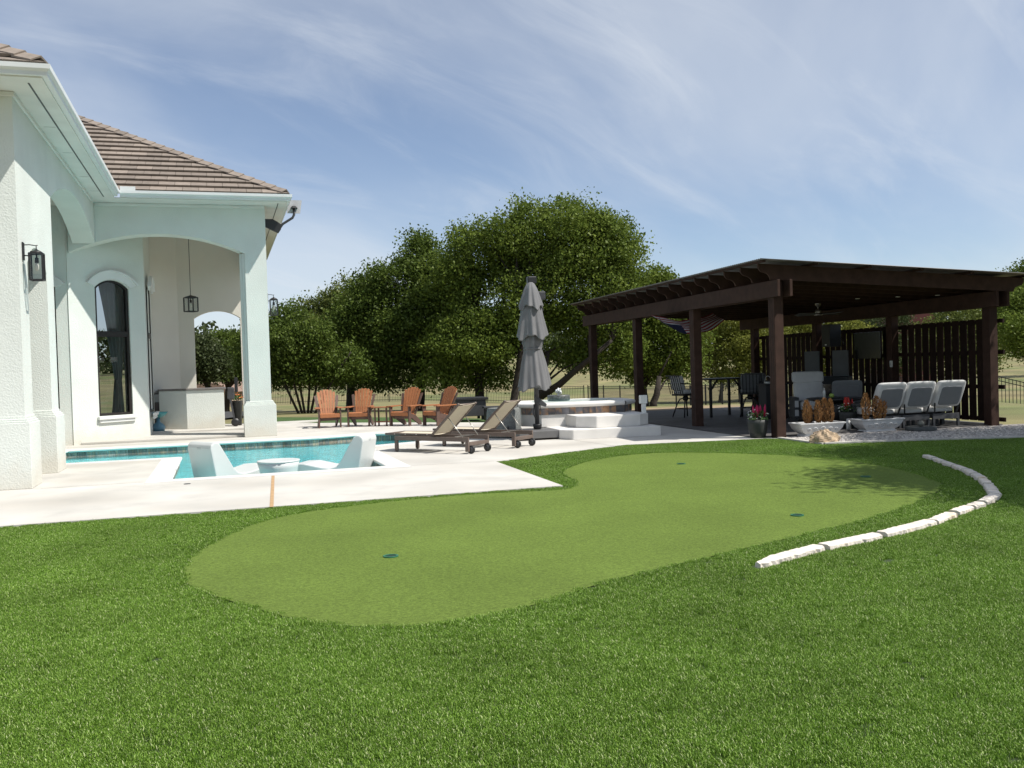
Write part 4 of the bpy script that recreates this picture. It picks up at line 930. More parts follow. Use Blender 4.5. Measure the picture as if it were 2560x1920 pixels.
tubo = offset_poly(tub, .05); tubi = offset_poly(tub, -.30); n = len(tub); mb = MB()
for i in range(n):
    j = (i + 1) % n
    q = [tubo[i], tubo[j], tubi[j], tubi[i]]
    mb.add([(x, y, .735) for x, y in q] + [(x, y, .626) for x, y in q], [(0, 1, 2, 3), (3, 2, 6, 7), (1, 0, 4, 5), (7, 6, 5, 4)])
    mb.tube([(*tubo[i], .68), (*tubo[j], .68)], .0545, 8, cap=False)
obj('rim', mb, SPAW, spa)
obj('spa_water', MB().sheet(tubi, .66), WATER, spa)
k = 0
for i in (7, 0, 1):
    a, b = np.array(tub[i]), np.array(tub[(i + 1) % n]); L_ = np.linalg.norm(b - a); d = (b - a) / L_; nn_ = np.array([d[1], -d[0]]); cnt = max(1, round(L_ / .165)); st = L_ / cnt
    for q in range(cnt):
        c = a + d * (q + .5) * st + nn_ * .008
        o = obj('slate_tile', MB().box(-st / 2 + .004, st / 2 - .004, -.009, .009, .475, .622), SLATE, spa, loc=(c[0], c[1], 0), rz=math.atan2(d[1], d[0])); k += 1
t_ = thing('bubbling_fountain', 'round granite fountain disc bubbling water on the spa rim', 'fountain', (*Pw(6.28, 21.1), .736), 0)
obj('disc', MB().lathe([(.25, 0), (.27, .03), (.27, .12), (.255, .14), (0, .14)], 30), GRANITE, t_)
rr = random.Random(3); mb = MB()
for i in range(26):
    a = rr.uniform(0, 2 * pi); r0 = rr.uniform(0, .06); z = .14 + rr.uniform(0, .15); s = rr.uniform(.012, .035)
    mb.lathe([(0, -s), (s * .7, -s * .7), (s, 0), (s * .7, s * .7), (0, s)], 8, (r0 * cos(a), r0 * sin(a), z))
obj('water_jet', mb, mat('foam', (.80, .82, .83), .25), t_)
p = Pw(7.70, 19.30); t_ = thing('outlet_post', 'white outlet box on a slim white post at the spa step', 'outlet post', (p[0], p[1], .206), PP)
obj('post', MB().box(-.045, .045, -.035, .035, 0, .50), TRIM, t_, bevel=.006); obj('box', MB().box(-.09, .075, -.05, .05, .47, .655), TRIM, t_, bevel=.012)

# ================================================================== PERGOLA
PU0, PV0 = 9.57, 16.8
perg = thing('pergola', 'dark brown timber pergola with scrolled rafters and corrugated roof', 'pergola', (*Pw(PU0, PV0), 0), PP)
def pp(name, mb, m=None, parent=None, **k): return obj(name, mb.off(PU0, PV0), m or WOODP, parent or perg, **k)
for v in (16.8, 20.55, 24.3, 28.15):
    o = pp('post', MB().box(9.47, 9.67, v - .12, v + .12, -.02, 3.13), bevel=.008)
    pp('post_groove', MB().box(9.4675, 9.4695, v - .045, v - .037, 0, 2.79).box(9.4675, 9.4695, v + .037, v + .045, 0, 2.79), mat('groove', (.012, .008, .007), .9), o)
for v in (16.95, 20.25, 23.6, 27.2): pp('post', MB().box(14.63, 14.83, v - .11, v + .11, -.02, 2.86), bevel=.008)
for u in (9.405, 9.675): pp('beam', MB().box(u, u + .06, 16.42, 28.65, 2.80, 3.13), bevel=.006)
for u in (14.565, 14.835): pp('beam', MB().box(u, u + .06, 16.55, 27.9, 2.54, 2.862), bevel=.006)
SL2 = (2.865 - 3.135) / (14.65 - 9.55)
def zb(u): return 3.135 + SL2 * (u - 9.55)
D_ = .30
ends = [(0, 0), (0, -.07), (.02, -.12), (.06, -.155), (.12, -.17), (.18, -.185), (.225, -.215), (.25, -.26), (.26, -D_)]
lp = [(9.10 + a, zb(9.10 + a) + D_ + b) for a, b in ends]; rp = [(15.30 - a, zb(15.30 - a) + D_ + b) for a, b in ends][::-1]
raf = lp + rp
rm_ = mesh_of('rafter', MB().extr(raf, lambda u, z: (u - PU0, -.02, z), lambda u, z: (u - PU0, .02, z))); rm_.materials.append(WOODP)
RV = [16.62 + i * .725 for i in range(17)]
for v in RV: obj('rafter', rm_, None, perg, loc=(0, v - PV0, 0))
def rz_(u): return zb(u) + D_
for u in (9.06, 10.2, 11.4, 12.6, 13.8, 15.22):
    pp('purlin', MB().box(u, u + .07, 16.36, 28.6, rz_(u) + .002, rz_(u) + .042))
nw = 150
def cor(a, b):
    v = 16.30 + b * 12.4; u = 9.0 + a * 6.42; return (u, v, rz_(u) + .058 + .011 * sin(2 * pi * b * nw))
ro = pp('roof_sheet', MB().grid(cor, 3, nw * 6), METALROOF); ro.modifiers.new('thick', 'SOLIDIFY').thickness = .003
pp('closure_board', MB().box(14.90, 14.93, 16.66, 28.1, 2.70, rz_(14.93) - .001))
# fence panels
sv = 16.95 + .13; slats = []
FH = 2.31
for (v0, v1, cnt) in ((17.06, 20.14, 12), (20.36, 23.49, 12), (23.71, 27.09, 13)):
    st = (v1 - v0) / cnt
    for k in range(cnt): slats.append((v0 + k * st + .021, v0 + (k + 1) * st - .021))
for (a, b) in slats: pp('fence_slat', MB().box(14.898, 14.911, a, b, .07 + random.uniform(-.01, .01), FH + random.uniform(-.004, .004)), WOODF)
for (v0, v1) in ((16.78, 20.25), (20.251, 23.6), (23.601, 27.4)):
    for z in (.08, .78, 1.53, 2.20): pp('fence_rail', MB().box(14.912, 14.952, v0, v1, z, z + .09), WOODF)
# ceiling fan
p = Pw(13.15, 21.0); fan = thing('ceiling_fan', 'steel ceiling fan with four blades under the pergola roof', 'ceiling fan', (p[0], p[1], 2.66), PP + .3)
top = zb(13.15) - 2.66
obj('canopy', MB().lathe([(.03, top - .09), (.075, top - .03), (.08, top - .002), (0, top - .002)], 18), STEEL, fan); obj('rod', MB().tube([(0, 0, .12), (0, 0, top - .05)], .014, 8), STEEL, fan)
obj('motor', MB().lathe([(.0, -.03), (.10, -.025), (.105, .0), (.09, .015), (.075, .02), (.08, .05), (.08, .10), (.05, .13), (0, .13)], 20), STEEL, fan)
for k in range(4):
    a = k * pi / 2; obj('blade', MB().bar((.1 * cos(a), .1 * sin(a), .01), (.72 * cos(a), .72 * sin(a), .012), .13, .012, (sin(a) * .2, -cos(a) * .2, 1)), mat('blade_grey', (.10, .105, .10), .6), fan)
for k, (u, v) in enumerate(((14.2, 17.9), (13.7, 18.6), (13.2, 19.4), (10.3, 20.0))):
    pw_ = Pw(u, v); o = obj('downlight', MB().lathe([(.05, -.012), (.052, 0), (0, 0)], 14), mat('lamp_lens', (.75, .72, .62), .3), None, loc=(pw_[0], pw_[1], zb(u) - .002)); tag(o, ['round white downlight nearest the right post under the roof', 'second round downlight from the right post under the roof', 'third round downlight under the roof above the sofa', 'round downlight under the roof near the flag'][k], 'light', 'pergola downlights')

# flag slung below the rafters
c0 = at(1650, 808, 22.6); c1_ = at(1808, 797, 22.9)
fl = thing('flag', 'American flag slung flat and sagging beneath the pergola rafters', 'flag', (c0[0], c0[1], c0[2]), math.atan2(c1_[1] - c0[1], c1_[0] - c0[0]))
FL = math.hypot(c1_[0] - c0[0], c1_[1] - c0[1])
RED = mat('flag_red', (.26, .012, .018), .85); WHT = mat('flag_white', (.55, .54, .52), .85); NAV = mat('flag_navy', (.012, .016, .05), .85)
def fpos(a, b):  # a along, b across from the near lower edge up to the roof side
    return (a * FL, -.1 + b * .75, .02 - .30 * 4 * a * (1 - a) * (1 - .45 * b) + .24 * b + .02 * sin(a * 14 + b * 5))
for k in range(13):
    a0 = .40 if k < 7 else 0
    obj('stripe', MB().grid(lambda a, b: fpos(a0 + (1 - a0) * a, (k + b) / 13), 16, 1), RED if k % 2 == 0 else WHT, fl)
can = obj('canton', MB().grid(lambda a, b: fpos(.40 * a, b * 7 / 13), 8, 4), NAV, fl)
st = MB()
for r in range(9):
    for q in range(6 if r % 2 == 0 else 5):
        a = .40 * ((q + (.5 if r % 2 == 0 else 1)) / 6); b = (r + .6) / 9.3 * 7 / 13
        x, y, z = fpos(a, b); st.add([(x + .016 * cos(t2) * (1 if m_ % 2 == 0 else .42), y + .016 * sin(t2) * (1 if m_ % 2 == 0 else .42), z - .004) for m_, t2 in enumerate([pi / 2 + i * pi / 5 for i in range(10)])], [tuple(range(10))])
obj('star', st, WHT, can)
obj('hanging_cord', MB().tube([(0, -.1, .02), (-.1, -.1, .25)], .004, 5).tube([(FL, -.1, .02), (FL + .1, -.1, .25)], .004, 5), BLACK, fl)

# ------------------------------------------------------------------ under the pergola
def P3(u, v, z=0.02): q = Pw(u, v); return (q[0], q[1], z)
FZ = .022
def recliner(parent, w_, m=CUSH):
    """seat facing +y, back leaning to -y"""
    obj('seat_cushion', MB().rbox(-w_ / 2, w_ / 2, -.02, .58, .30, .46), m, parent)
    b = MB().rbox(-w_ / 2, w_ / 2, -.09, .09, 0, .62).xf(lambda x, y, z: (x, y * 1 - .10 - (z) * .42, z * .92 + .42)); obj('back_cushion', b, m, parent)
    pad = MB().rbox(-w_ / 2 + .07, w_ / 2 - .07, -.02, .02, .0, .44).xf(lambda x, y, z: (x, y - .20 - z * .42, z * .92 + .46)); obj('back_panel', pad, CUSHD, parent)
    obj('frame', MB().box(-w_ / 2, w_ / 2, -.16, -.12, .16, .28).box(-w_ / 2, w_ / 2, .50, .54, .16, .28).box(-w_ / 2 + .02, -w_ / 2 + .06, -.12, .5, .18, .26).box(w_ / 2 - .06, w_ / 2 - .02, -.12, .5, .18, .26), DGREY, parent, bevel=.005)
    obj('leg', MB().box(-w_ / 2, -w_ / 2 + .05, -.165, -.115, 0, .159), DGREY, parent); obj('leg', MB().box(w_ / 2 - .05, w_ / 2, -.165, -.115, 0, .159), DGREY, parent)
    obj('leg', MB().box(-w_ / 2, -w_ / 2 + .05, .495, .545, 0, .159), DGREY, parent); obj('leg', MB().box(w_ / 2 - .05, w_ / 2, .495, .545, 0, .159), DGREY, parent)
    obj('hinge_rod', MB().bar((-w_ / 2 + .06, -.14, .30), (-w_ / 2 + .02, -.2, .52), .03, .03).bar((w_ / 2 - .06, -.14, .30), (w_ / 2 - .02, -.2, .52), .03, .03), BLACK, parent)
for k, (u, lab) in enumerate(((12.28, 'grey recliner back nearest the white planters, left of three'), (12.98, 'grey recliner back in the middle of the row of three'), (13.72, 'grey recliner back nearest the right fence post'))):
    q = thing('recliner', lab, 'recliner', P3(u, 17.26, FZ), PP, 'row of three grey recliners'); recliner(q, .66)
    if k == 0: obj('arm', MB().box(-.42, -.34, -.1, .5, .5, .54).box(-.42, -.35, .42, .5, .0, .499), DGREY, q)
    if k == 2: obj('arm', MB().box(.34, .42, -.1, .5, .5, .54).box(.35, .42, .42, .5, 0, .499), DGREY, q)
q = thing('loveseat', 'second grey cushioned seat farther back beyond the row of recliners', 'sofa', P3(13.3, 20.1, FZ), PP - .5)
recliner(q, .7, CUSHD)
q = thing('club_chair', 'grey cushioned high-back armchair facing the camera behind the front post', 'armchair', P3(12.62, 20.6, FZ), PP + pi - .35)
obj('seat_cushion', MB().rbox(-.34, .34, -.05, .55, .28, .5), CUSH, q); obj('back_cushion', MB().rbox(-.36, .36, -.10, .10, 0, .55).xf(lambda x, y, z: (x, y - .12 - z * .25, z + .42)), CUSH, q); obj('head_cushion', MB().rbox(-.38, .38, -.11, .11, 0, .28).xf(lambda x, y, z: (x, y - .24 - z * .2, z + .93)), CUSH, q)
for s in (-1, 1): obj('arm', MB().box(s * .43 - .06, s * .43 + .06, -.15, .55, .10, .60), DGREY, q, bevel=.01); obj('arm_inlay', MB().box(s * .43 - .045, s * .43 + .045, .551, .556, .36, .52).box(s * .43 - .045, s * .43 + .045, .551, .556, .15, .30), CUSHL, q)
obj('frame', MB().box(-.37, .37, -.15, .5, .1, .27), DGREY, q); obj('foot', MB().box(-.45, -.39, -.1, .5, 0, .099).box(.39, .45, -.1, .5, 0, .099), DGREY, q)
q = thing('fire_pit', 'round black fire pit table in front of the grey armchair', 'fire pit', P3(12.0, 18.55, FZ), PP)
obj('pedestal', MB().lathe([(.40, 0), (.40, .50), (.36, .56)], 24), BLACK, q); obj('top', MB().lathe([(.40, .561), (.62, .60), (.63, .625), (.60, .64), (0, .64)], 32), BLACK, q)
q = thing('bottle', 'slim white bottle standing on the black fire pit table', 'bottle', P3(11.72, 18.55, FZ + .64)); obj('body', MB().lathe([(.032, 0), (.032, .14), (.016, .18)], 12), BOTTLE, q); obj('cap', MB().lathe([(.015, .181), (.015, .225), (0, .225)], 10), BOTTLE, q)
tag(obj('lime_ball', MB().lathe([(0, 0), (.03, .008), (.052, .03), (.055, .055), (.05, .08), (.03, .1), (0, .107)], 16), LIME, None, loc=P3(11.84, 18.45, FZ + .64)), 'small lime green ball beside the white bottle', 'ball')
q = thing('outdoor_heater', 'black square patio heater with dark glass front by the fence', 'heater', P3(13.95, 21.6, FZ), PP - .9)
obj('surround', MB().box(-.42, .42, -.18, .18, 0, 1.05), mat('heater_black', (.02, .024, .028), .5), q, bevel=.03); obj('glass_front', MB().box(-.32, .32, -.195, -.181, .25, .85), mat('dark_glass', (.004, .004, .005), .08), q)
for k, (u, v, w_) in enumerate(((13.75, 22.3, .40), (14.25, 21.75, .42))):
    o = obj('grey_panel', MB().box(-w_ / 2, w_ / 2, -.03, .03, 0, 1.72), mat('panel_grey', (.11, .118, .122), .7), None, loc=P3(u, v, FZ), rz=PP - .95, bevel=.008); tag(o, ['tall narrow grey panel leaning by the fence, left of two', 'tall narrow grey panel leaning by the fence, right of two'][k], 'panel', 'grey panels by the fence')
q = thing('loudspeaker', 'black loudspeaker box high on the slatted fence', 'loudspeaker', P3(14.42, 22.35, 1.85), PP - pi / 2 - .15)
obj('cabinet', MB().extr([(-.26, -.20), (.26, -.20), (.17, .16), (-.17, .16)], lambda a, b: (a, b, 0), lambda a, b: (a, b, .60)), mat('speaker_black', (.012, .014, .018), .6), q, bevel=.01); obj('badge', MB().box(-.05, .05, -.204, -.2005, .04, .07), TRIM, q); obj('wall_bracket', MB().bar((.05, .16, .3), (.05, .30, .05), .03, .03), BLACK, q)
q = thing('television', 'black flat television mounted on the slatted fence', 'television', P3(14.52, 20.95, 1.5), PP - pi / 2)
obj('screen', MB().box(-.55, .55, -.03, .02, 0, .68), mat('tv_black', (.006, .006, .007), .15), q, bevel=.008); obj('mount', MB().box(-.1, .1, .021, .22, .2, .45), BLACK, q)
q = thing('outlet_box', 'small white outlet box on the fence below the television', 'outlet', P3(14.62, 20.05, 1.28), PP); obj('cover', MB().box(-.09, -.071, -.05, .05, 0, .16), TRIM, q, bevel=.006); obj('socket_plate', MB().box(-.093, -.0905, -.03, .03, .04, .12), CUSHL, q)
q = thing('side_console', 'dark side console behind the front pergola post', 'console', P3(12.35, 21.9, FZ), PP); obj('cabinet', MB().box(-.32, .32, -.2, .2, .03, .88), mat('console_dark', (.03, .03, .032), .6), q, bevel=.01); obj('top', MB().box(-.36, .36, -.24, .24, .881, .91), BLACK, q); obj('foot', MB().box(-.3, .3, -.18, .18, 0, .029), BLACK, q)
q = thing('napkin_basket', 'small white wire caddy on the dark side console', 'caddy', P3(12.2, 21.9, FZ + .91), 0)
obj('tray', MB().lathe([(.08, 0), (.09, .05), (.085, .05), (.075, .005), (0, .005)], 14), TRIM, q); obj('hoop', MB().tube([(-.08 * cos(t2), 0, .05 + .15 * sin(t2)) for t2 in [i * pi / 10 for i in range(11)]], .006, 6), TRIM, q)

# bar-height table and swivel stools
q = thing('bar_table', 'tall dark metal bar table under the pergola', 'table', P3(11.75, 23.75, FZ), PP)
obj('top', MB().box(-.55, .55, -.45, .45, 1.02, 1.06), BLACK, q, bevel=.01)
for sx in (-1, 1):
    for sy in (-1, 1):
        obj('leg', MB().box(sx * .46 - .03, sx * .46 + .03, sy * .37 - .03, sy * .37 + .03, 0, 1.019), BLACK, q)
    obj('corner_brace', MB().tube([(sx * .44, -.37, .75), (sx * .36, -.37, .88), (sx * .25, -.37, 1.01)], .025, 6), BLACK, q)
def stool(label, u, v, a, cm):
    q = thing('bar_stool', label, 'bar stool', P3(u, v, FZ), PP + a, 'swivel bar stools')
    obj('seat', MB().box(-.27, .27, -.27, .27, .60, .65), BLACK, q, bevel=.01); obj('seat_cushion', MB().rbox(-.25, .25, -.26, .26, .65, .77), cm, q)
    obj('back_cushion', MB().rbox(-.24, .24, -.07, .07, 0, .42).xf(lambda x, y, z: (x, y + .22 + z * .22, z + .74)), cm, q)
    bf = MB()
    for x in [-.27 + i * .09 for i in range(7)]: bf.bar((x, .30, .64), (x, .44, 1.16), .02, .014)
    bf.bar((-.29, .44, 1.16), (.29, .44, 1.16), .03, .03); obj('back_frame', bf, BLACK, q)
    for s in (-1, 1): obj('arm', MB().tube([(s * .29, .38, .95), (s * .30, .1, .93), (s * .30, -.18, .88), (s * .28, -.22, .64)], .018, 6), BLACK, q)
    obj('swivel', MB().lathe([(.06, .46), (.09, .52), (.06, .599)], 12), BLACK, q)
    for k in range(4):
        t2 = pi / 4 + k * pi / 2; obj('leg', MB().tube([(.05 * cos(t2), .05 * sin(t2), .53), (.16 * cos(t2), .16 * sin(t2), .50), (.24 * cos(t2), .24 * sin(t2), .36), (.37 * cos(t2), .37 * sin(t2), 0)], .02, 6), BLACK, q)
    obj('foot_ring', MB().tube([(.28 * cos(t2), .28 * sin(t2), .24) for t2 in [i * 2 * pi / 24 for i in range(25)]], .013, 6, cap=False), BLACK, q)
stool('dark metal bar stool with pale grey cushions, left of the bar table', 10.85, 24.05, -pi / 2 + .25 + pi, CUSHL)
stool('dark metal bar stool with charcoal cushions, right of the bar table', 12.35, 23.15, pi - .5, CUSHD)
stool('bar stool half hidden behind the charcoal cushioned stool', 13.0, 23.7, -.9 + pi, CUSHD)

# planters with dried conifers
def planter(label, u, v, cones):
    q = thing('urn_planter', label, 'planter', P3(u, v, .006), PP, 'white trough planters')
    def ring(hx, hy, z): return [(-hx, -hy, z), (hx, -hy, z), (hx, hy, z), (-hx, hy, z)]
    prof_ = [(.36, .155, 0), (.36, .155, .025), (.33, .13, .04), (.40, .17, .09), (.455, .205, .16), (.485, .225, .235), (.505, .24, .24), (.51, .245, .27), (.465, .205, .27), (.455, .195, .21)]
    mb = MB()
    for p_ in prof_: mb.v += ring(*p_)
    for i in range(len(prof_) - 1):
        for k in range(4): k2 = (k + 1) % 4; mb.f.append((i * 4 + k, i * 4 + k2, (i + 1) * 4 + k2, (i + 1) * 4 + k)); mb.sm.append(False)
    mb.f.append((3, 2, 1, 0)); mb.sm.append(False); e = (len(prof_) - 1) * 4; mb.f.append((e, e + 1, e + 2, e + 3)); mb.sm.append(False)
    obj('trough', mb, WHITEPL, q, bevel=.008)
    # relief of scrolls on the long side
    sc_ = MB()
    for cx_, r_2 in ((0, .07), (-.17, .055), (.17, .055), (-.30, .04), (.30, .04)):
        sc_.tube([(cx_ + r_2 * (1 - .11 * i / 3) * cos(t2) * 1.1, -.155 - .40 * (.13 + r_2 * (1 - .11 * i / 3) * sin(t2) - .04) - .006, .13 + r_2 * (1 - .11 * i / 3) * sin(t2)) for i, t2 in enumerate([j * pi / 7 for j in range(20)])], .009, 5)
    obj('relief', sc_, WHITEPL, q)
    obj('soil', MB().box(-.45, .45, -.19, .19, .20, .225), mat('soil', (.05, .035, .025), .95), q)
    for k, (x, y, h_, r0, lab2) in enumerate(cones):
        c = thing('dried_conifer', lab2, 'dead shrub', (0, 0, 0), random.uniform(0, 6), 'dried brown conifers in planters'); px_, py_ = rot2(x, y, PP); b_ = P3(u, v, 0); c.location = (b_[0] + px_, b_[1] + py_, .231)
        rr = random.Random(k + int(u * 100)); mb = MB()
        for i in range(420):
            f = rr.random(); rad = r0 * math.sin(pi * min(1, .12 + f * .88)) ** .7 * (1 if f < .75 else 1) * rr.uniform(.55, 1.05) + .004; a = rr.uniform(0, 2 * pi); z = .03 + f * h_
            b2 = Vector((rad * cos(a), rad * sin(a), z)); d = Vector((cos(a) * .5, sin(a) * .5, 1)).normalized() * rr.uniform(.03, .055); w_ = d.cross(Vector((rr.uniform(-1, 1), rr.uniform(-1, 1), .2))).normalized() * .011
            mb.add([b2 - w_, b2 + w_, b2 + d + w_ * .4, b2 + d - w_ * .4], [(0, 1, 2, 3)])
        obj('dry_foliage', mb, DEADP, c); obj('stem', MB().tube([(0, 0, -.02), (0, 0, h_ * .9)], .012, 6), BARK, c)
planter('white relief trough planter beside the front post, boulder before it', 10.38, 16.72, [(-.22, 0, .44, .075, 'thick dried conifer at the left of the planter by the post'), (-.12, .05, .33, .035, 'thinnest dried conifer in the planter by the post'), (.02, -.02, .43, .068, 'dried conifer in the middle of the planter by the post'), (.20, .03, .47, .07, 'dried conifer third of four in the planter by the post'), (.30, -.02, .45, .06, 'dried conifer at the right end of the planter by the post')])
planter('white relief trough planter in front of the grey recliners', 11.95, 17.0, [(-.25, 0, .52, .085, 'tilted dried conifer at the left of the planter by the recliners'), (.0, -.02, .46, .10, 'broad dried conifer in the middle of the planter by the recliners'), (.16, .03, .46, .085, 'dried conifer at the right of the planter by the recliners')])
# flower pots
def flowerpot(label, xyz, r, h, bloom, seed):
    q = thing('flower_pot', label, 'potted plant', xyz)
    obj('pot', MB().lathe([(r * .72, 0), (r * .9, h * .35), (r, h * .8), (r * 1.02, h), (r * .93, h), (r * .9, h * .9), (0, h * .9)], 22), POTG, q)
    blob_plant(q, 'leaves', LEAFP, 160, (0, 0, h + .05), r * 1.05, .085, seed); blob_plant(q, 'white_flowers', WHF, 60, (0, 0, h + .07), r * 1.12, .06, seed + 1); blob_plant(q, 'red_flowers', REDF2, 18, (r * .3, 0, h + .10), r * .8, .05, seed + 3)
    mb = MB(); rr = random.Random(seed + 2)
    for i in range(13):
        a = rr.uniform(0, 2 * pi); r0 = rr.uniform(0, r * .7); x, y = r0 * cos(a), r0 * sin(a); hh = h + rr.uniform(.20, .33)
        mb.tube([(x, y, h + .05), (x * 1.1, y * 1.1, hh - .14), (x * 1.15, y * 1.15, hh - .07), (x * 1.2, y * 1.2, hh)], [.010, .026, .022, .004], 6)
    obj('plumes', mb, bloom, q)
flowerpot('dark round pot of magenta plumes and white flowers by the front post', P3(9.22, 17.0, .004), .20, .36, REDF, 21)
flowerpot('dark pot with red and white flowers behind the second planter', P3(11.85, 17.85, FZ), .19, .36, REDF2, 31)
q = thing('sanitizer_can', 'small white canister standing behind the second white planter', 'canister', P3(11.62, 17.5, FZ)); obj('body', MB().lathe([(.05, 0), (.05, .18), (.04, .2)], 14), TRIM, q); obj('lid', MB().lathe([(.042, .201), (.042, .23), (0, .235)], 14), TRIM, q)
# boulder and millstone
bm_ = MB(); nu, nv = 22, 12
for i in range(nv + 1):
    ph = -.35 + (pi / 2 + .35) * i / nv
    for j in range(nu):
        th = 2 * pi * j / nu; k_ = 1 + .12 * sin(3 * th + 1) + .10 * sin(5 * th + ph * 4) + .07 * sin(9 * th + 7 * ph) + random.uniform(-.03, .03)
        bm_.v.append((.27 * cos(ph) * cos(th) * k_, .17 * cos(ph) * sin(th) * k_, .19 * sin(ph) * k_))
for i in range(nv):
    for j in range(nu): j2 = (j + 1) % nu; bm_.f.append((i * nu + j, i * nu + j2, (i + 1) * nu + j2, (i + 1) * nu + j)); bm_.sm.append(False)
tag(obj('boulder', bm_, BOULDER, None, loc=(*G(2062, 1106), .02), rz=.2), 'tan and dark boulder on the gravel before the first white planter', 'boulder')
q = thing('millstone', 'flat dark round stone with a ball finial beside the second planter', 'stone ornament', P3(12.72, 16.62, .005)); obj('disc', MB().lathe([(.30, 0), (.31, .03), (.30, .085), (0, .085)], 28), mat('dark_stone', (.07, .075, .075), .8, .2, 10, .4, 30), q, bevel=.008); obj('ball', MB().lathe([(0, .085), (.045, .095), (.068, .13), (.07, .155), (.055, .19), (.03, .21), (0, .215)], 18), mat('ball_stone', (.16, .16, .14), .8, .2, 12), q)

# ================================================================== METAL FENCE
def fence(label, pts, pitch=2.4, H_=1.22):
    P_ = [np.array(p, float) for p in pts]
    t = thing('metal_fence', label, 'fence', (P_[0][0], P_[0][1], float(hgt(*P_[0]))), 0, 'black metal picket fence')
    o0 = np.array([P_[0][0], P_[0][1], float(hgt(*P_[0]))])
    for a, b in zip(P_[:-1], P_[1:]):
        L_ = np.linalg.norm(b - a); n = max(1, round(L_ / pitch))
        for k in range(n + 1):
            if k == n and b is not P_[-1]: continue
            q = a + (b - a) * k / n; z = float(hgt(*q)); x, y = q - o0[:2]
            obj('post', MB().box(x - .035, x + .035, y - .035, y + .035, z - .1 - o0[2], z + H_ + .06 - o0[2]), BLACK, t)
        for k in range(n):
            q0 = a + (b - a) * k / n; q1 = a + (b - a) * (k + 1) / n; z0, z1 = float(hgt(*q0)), float(hgt(*q1)); m_ = MB()
            for f in (.12, .86, .98): m_.bar((*(q0 - o0[:2]), z0 - o0[2] + H_ * f), (*(q1 - o0[:2]), z1 - o0[2] + H_ * f), .03, .03)
            obj('rails', m_, BLACK, t); m_ = MB(); c = int(L_ / n / .115)
            for i in range(1, c):
                q = q0 + (q1 - q0) * i / c; z = z0 + (z1 - z0) * i / c - o0[2]; x, y = q - o0[:2]; m_.box(x - .009, x + .009, y - .009, y + .009, z + .05, z + H_)
            struct(obj('pickets', m_, BLACK, t), 'stuff')
cn = at(1459, 960, 69)
fence('black metal picket fence running along the back beyond the trees', [at(560, 980, 68)[:2], cn[:2]])
fence('black metal picket fence returning towards the pergola from the corner', [cn[:2] + np.array([.3, -.1]), at(1690, 980, 59)[:2], at(1900, 990, 48)[:2], (17.5, 40)])
fence('black metal picket fence to the right of the slatted pergola screen', [at(2500, 1000, 34)[:2] + np.array([-.6, 0]), at(2760, 1000, 33)[:2]])

# ================================================================== TREES
def np_mesh(name, V, Fq, rnd=None):
    me = bpy.data.meshes.new(name); nV, nF = len(V), len(Fq); k = Fq.shape[1]
    me.vertices.add(nV); me.vertices.foreach_set('co', V.astype(np.float32).ravel()); me.loops.add(nF * k); me.loops.foreach_set('vertex_index', Fq.astype(np.int32).ravel())
    me.polygons.add(nF); me.polygons.foreach_set('loop_start', np.arange(0, nF * k, k, dtype=np.int32))
    me.update(calc_edges=True)
    if rnd is not None:
        a = me.attributes.new('rnd', 'FLOAT', 'FACE'); a.data.foreach_set('value', rnd.astype(np.float32))
    return me
def leaves(lobes, nl, size, g, per=16, spread=.42, shell=.55, droop=0.0):
    if size < .5: nl = int(nl * 3.3); size = size * .54; per = int(per * 1.8)
    """lobes: (centre, radii); returns leaf quads spread in clumps through the lobes"""
    C_ = np.array([l[0] for l in lobes]); Rr = np.array([l[1] for l in lobes]); wt = (Rr[:, 0] * Rr[:, 2]) ; wt = wt / wt.sum()
    nc = max(8, nl // per); idx = g.choice(len(lobes), nc, p=wt)
    d = g.normal(size=(nc, 3)); d /= np.linalg.norm(d, axis=1)[:, None]
    rad = shell + (1.06 - shell) * g.random(nc) ** .55
    cc = C_[idx] + d * Rr[idx] * rad[:, None]
    cr = g.random(nc)
    k = np.repeat(np.arange(nc), per); n = len(k)
    sp = spread * (.6 + .8 * g.random(nc))[k][:, None]
    off = g.normal(size=(n, 3)); off *= (g.random(n) ** .45 / np.linalg.norm(off, axis=1))[:, None]; off = off * sp * 1.5 * np.array([1, 1, .7]); off[:, 2] -= droop * np.abs(off[:, 2])
    p = cc[k] + off
    a = g.normal(size=(n, 3)); a /= np.linalg.norm(a, axis=1)[:, None]; b = g.normal(size=(n, 3)); b -= a * (a * b).sum(1)[:, None]; b /= np.linalg.norm(b, axis=1)[:, None]
    s = size * (.55 + .9 * g.random(n))[:, None]
    V = np.stack([p - a * s * .5, p + b * s * .32, p + a * s * .5, p - b * s * .32], 1).reshape(-1, 3)
    Fq = np.arange(n * 4).reshape(-1, 4)
    rn = np.clip(.72 * cr[k] + .28 * g.random(n), 0, 1)
    return V, Fq, rn, cc
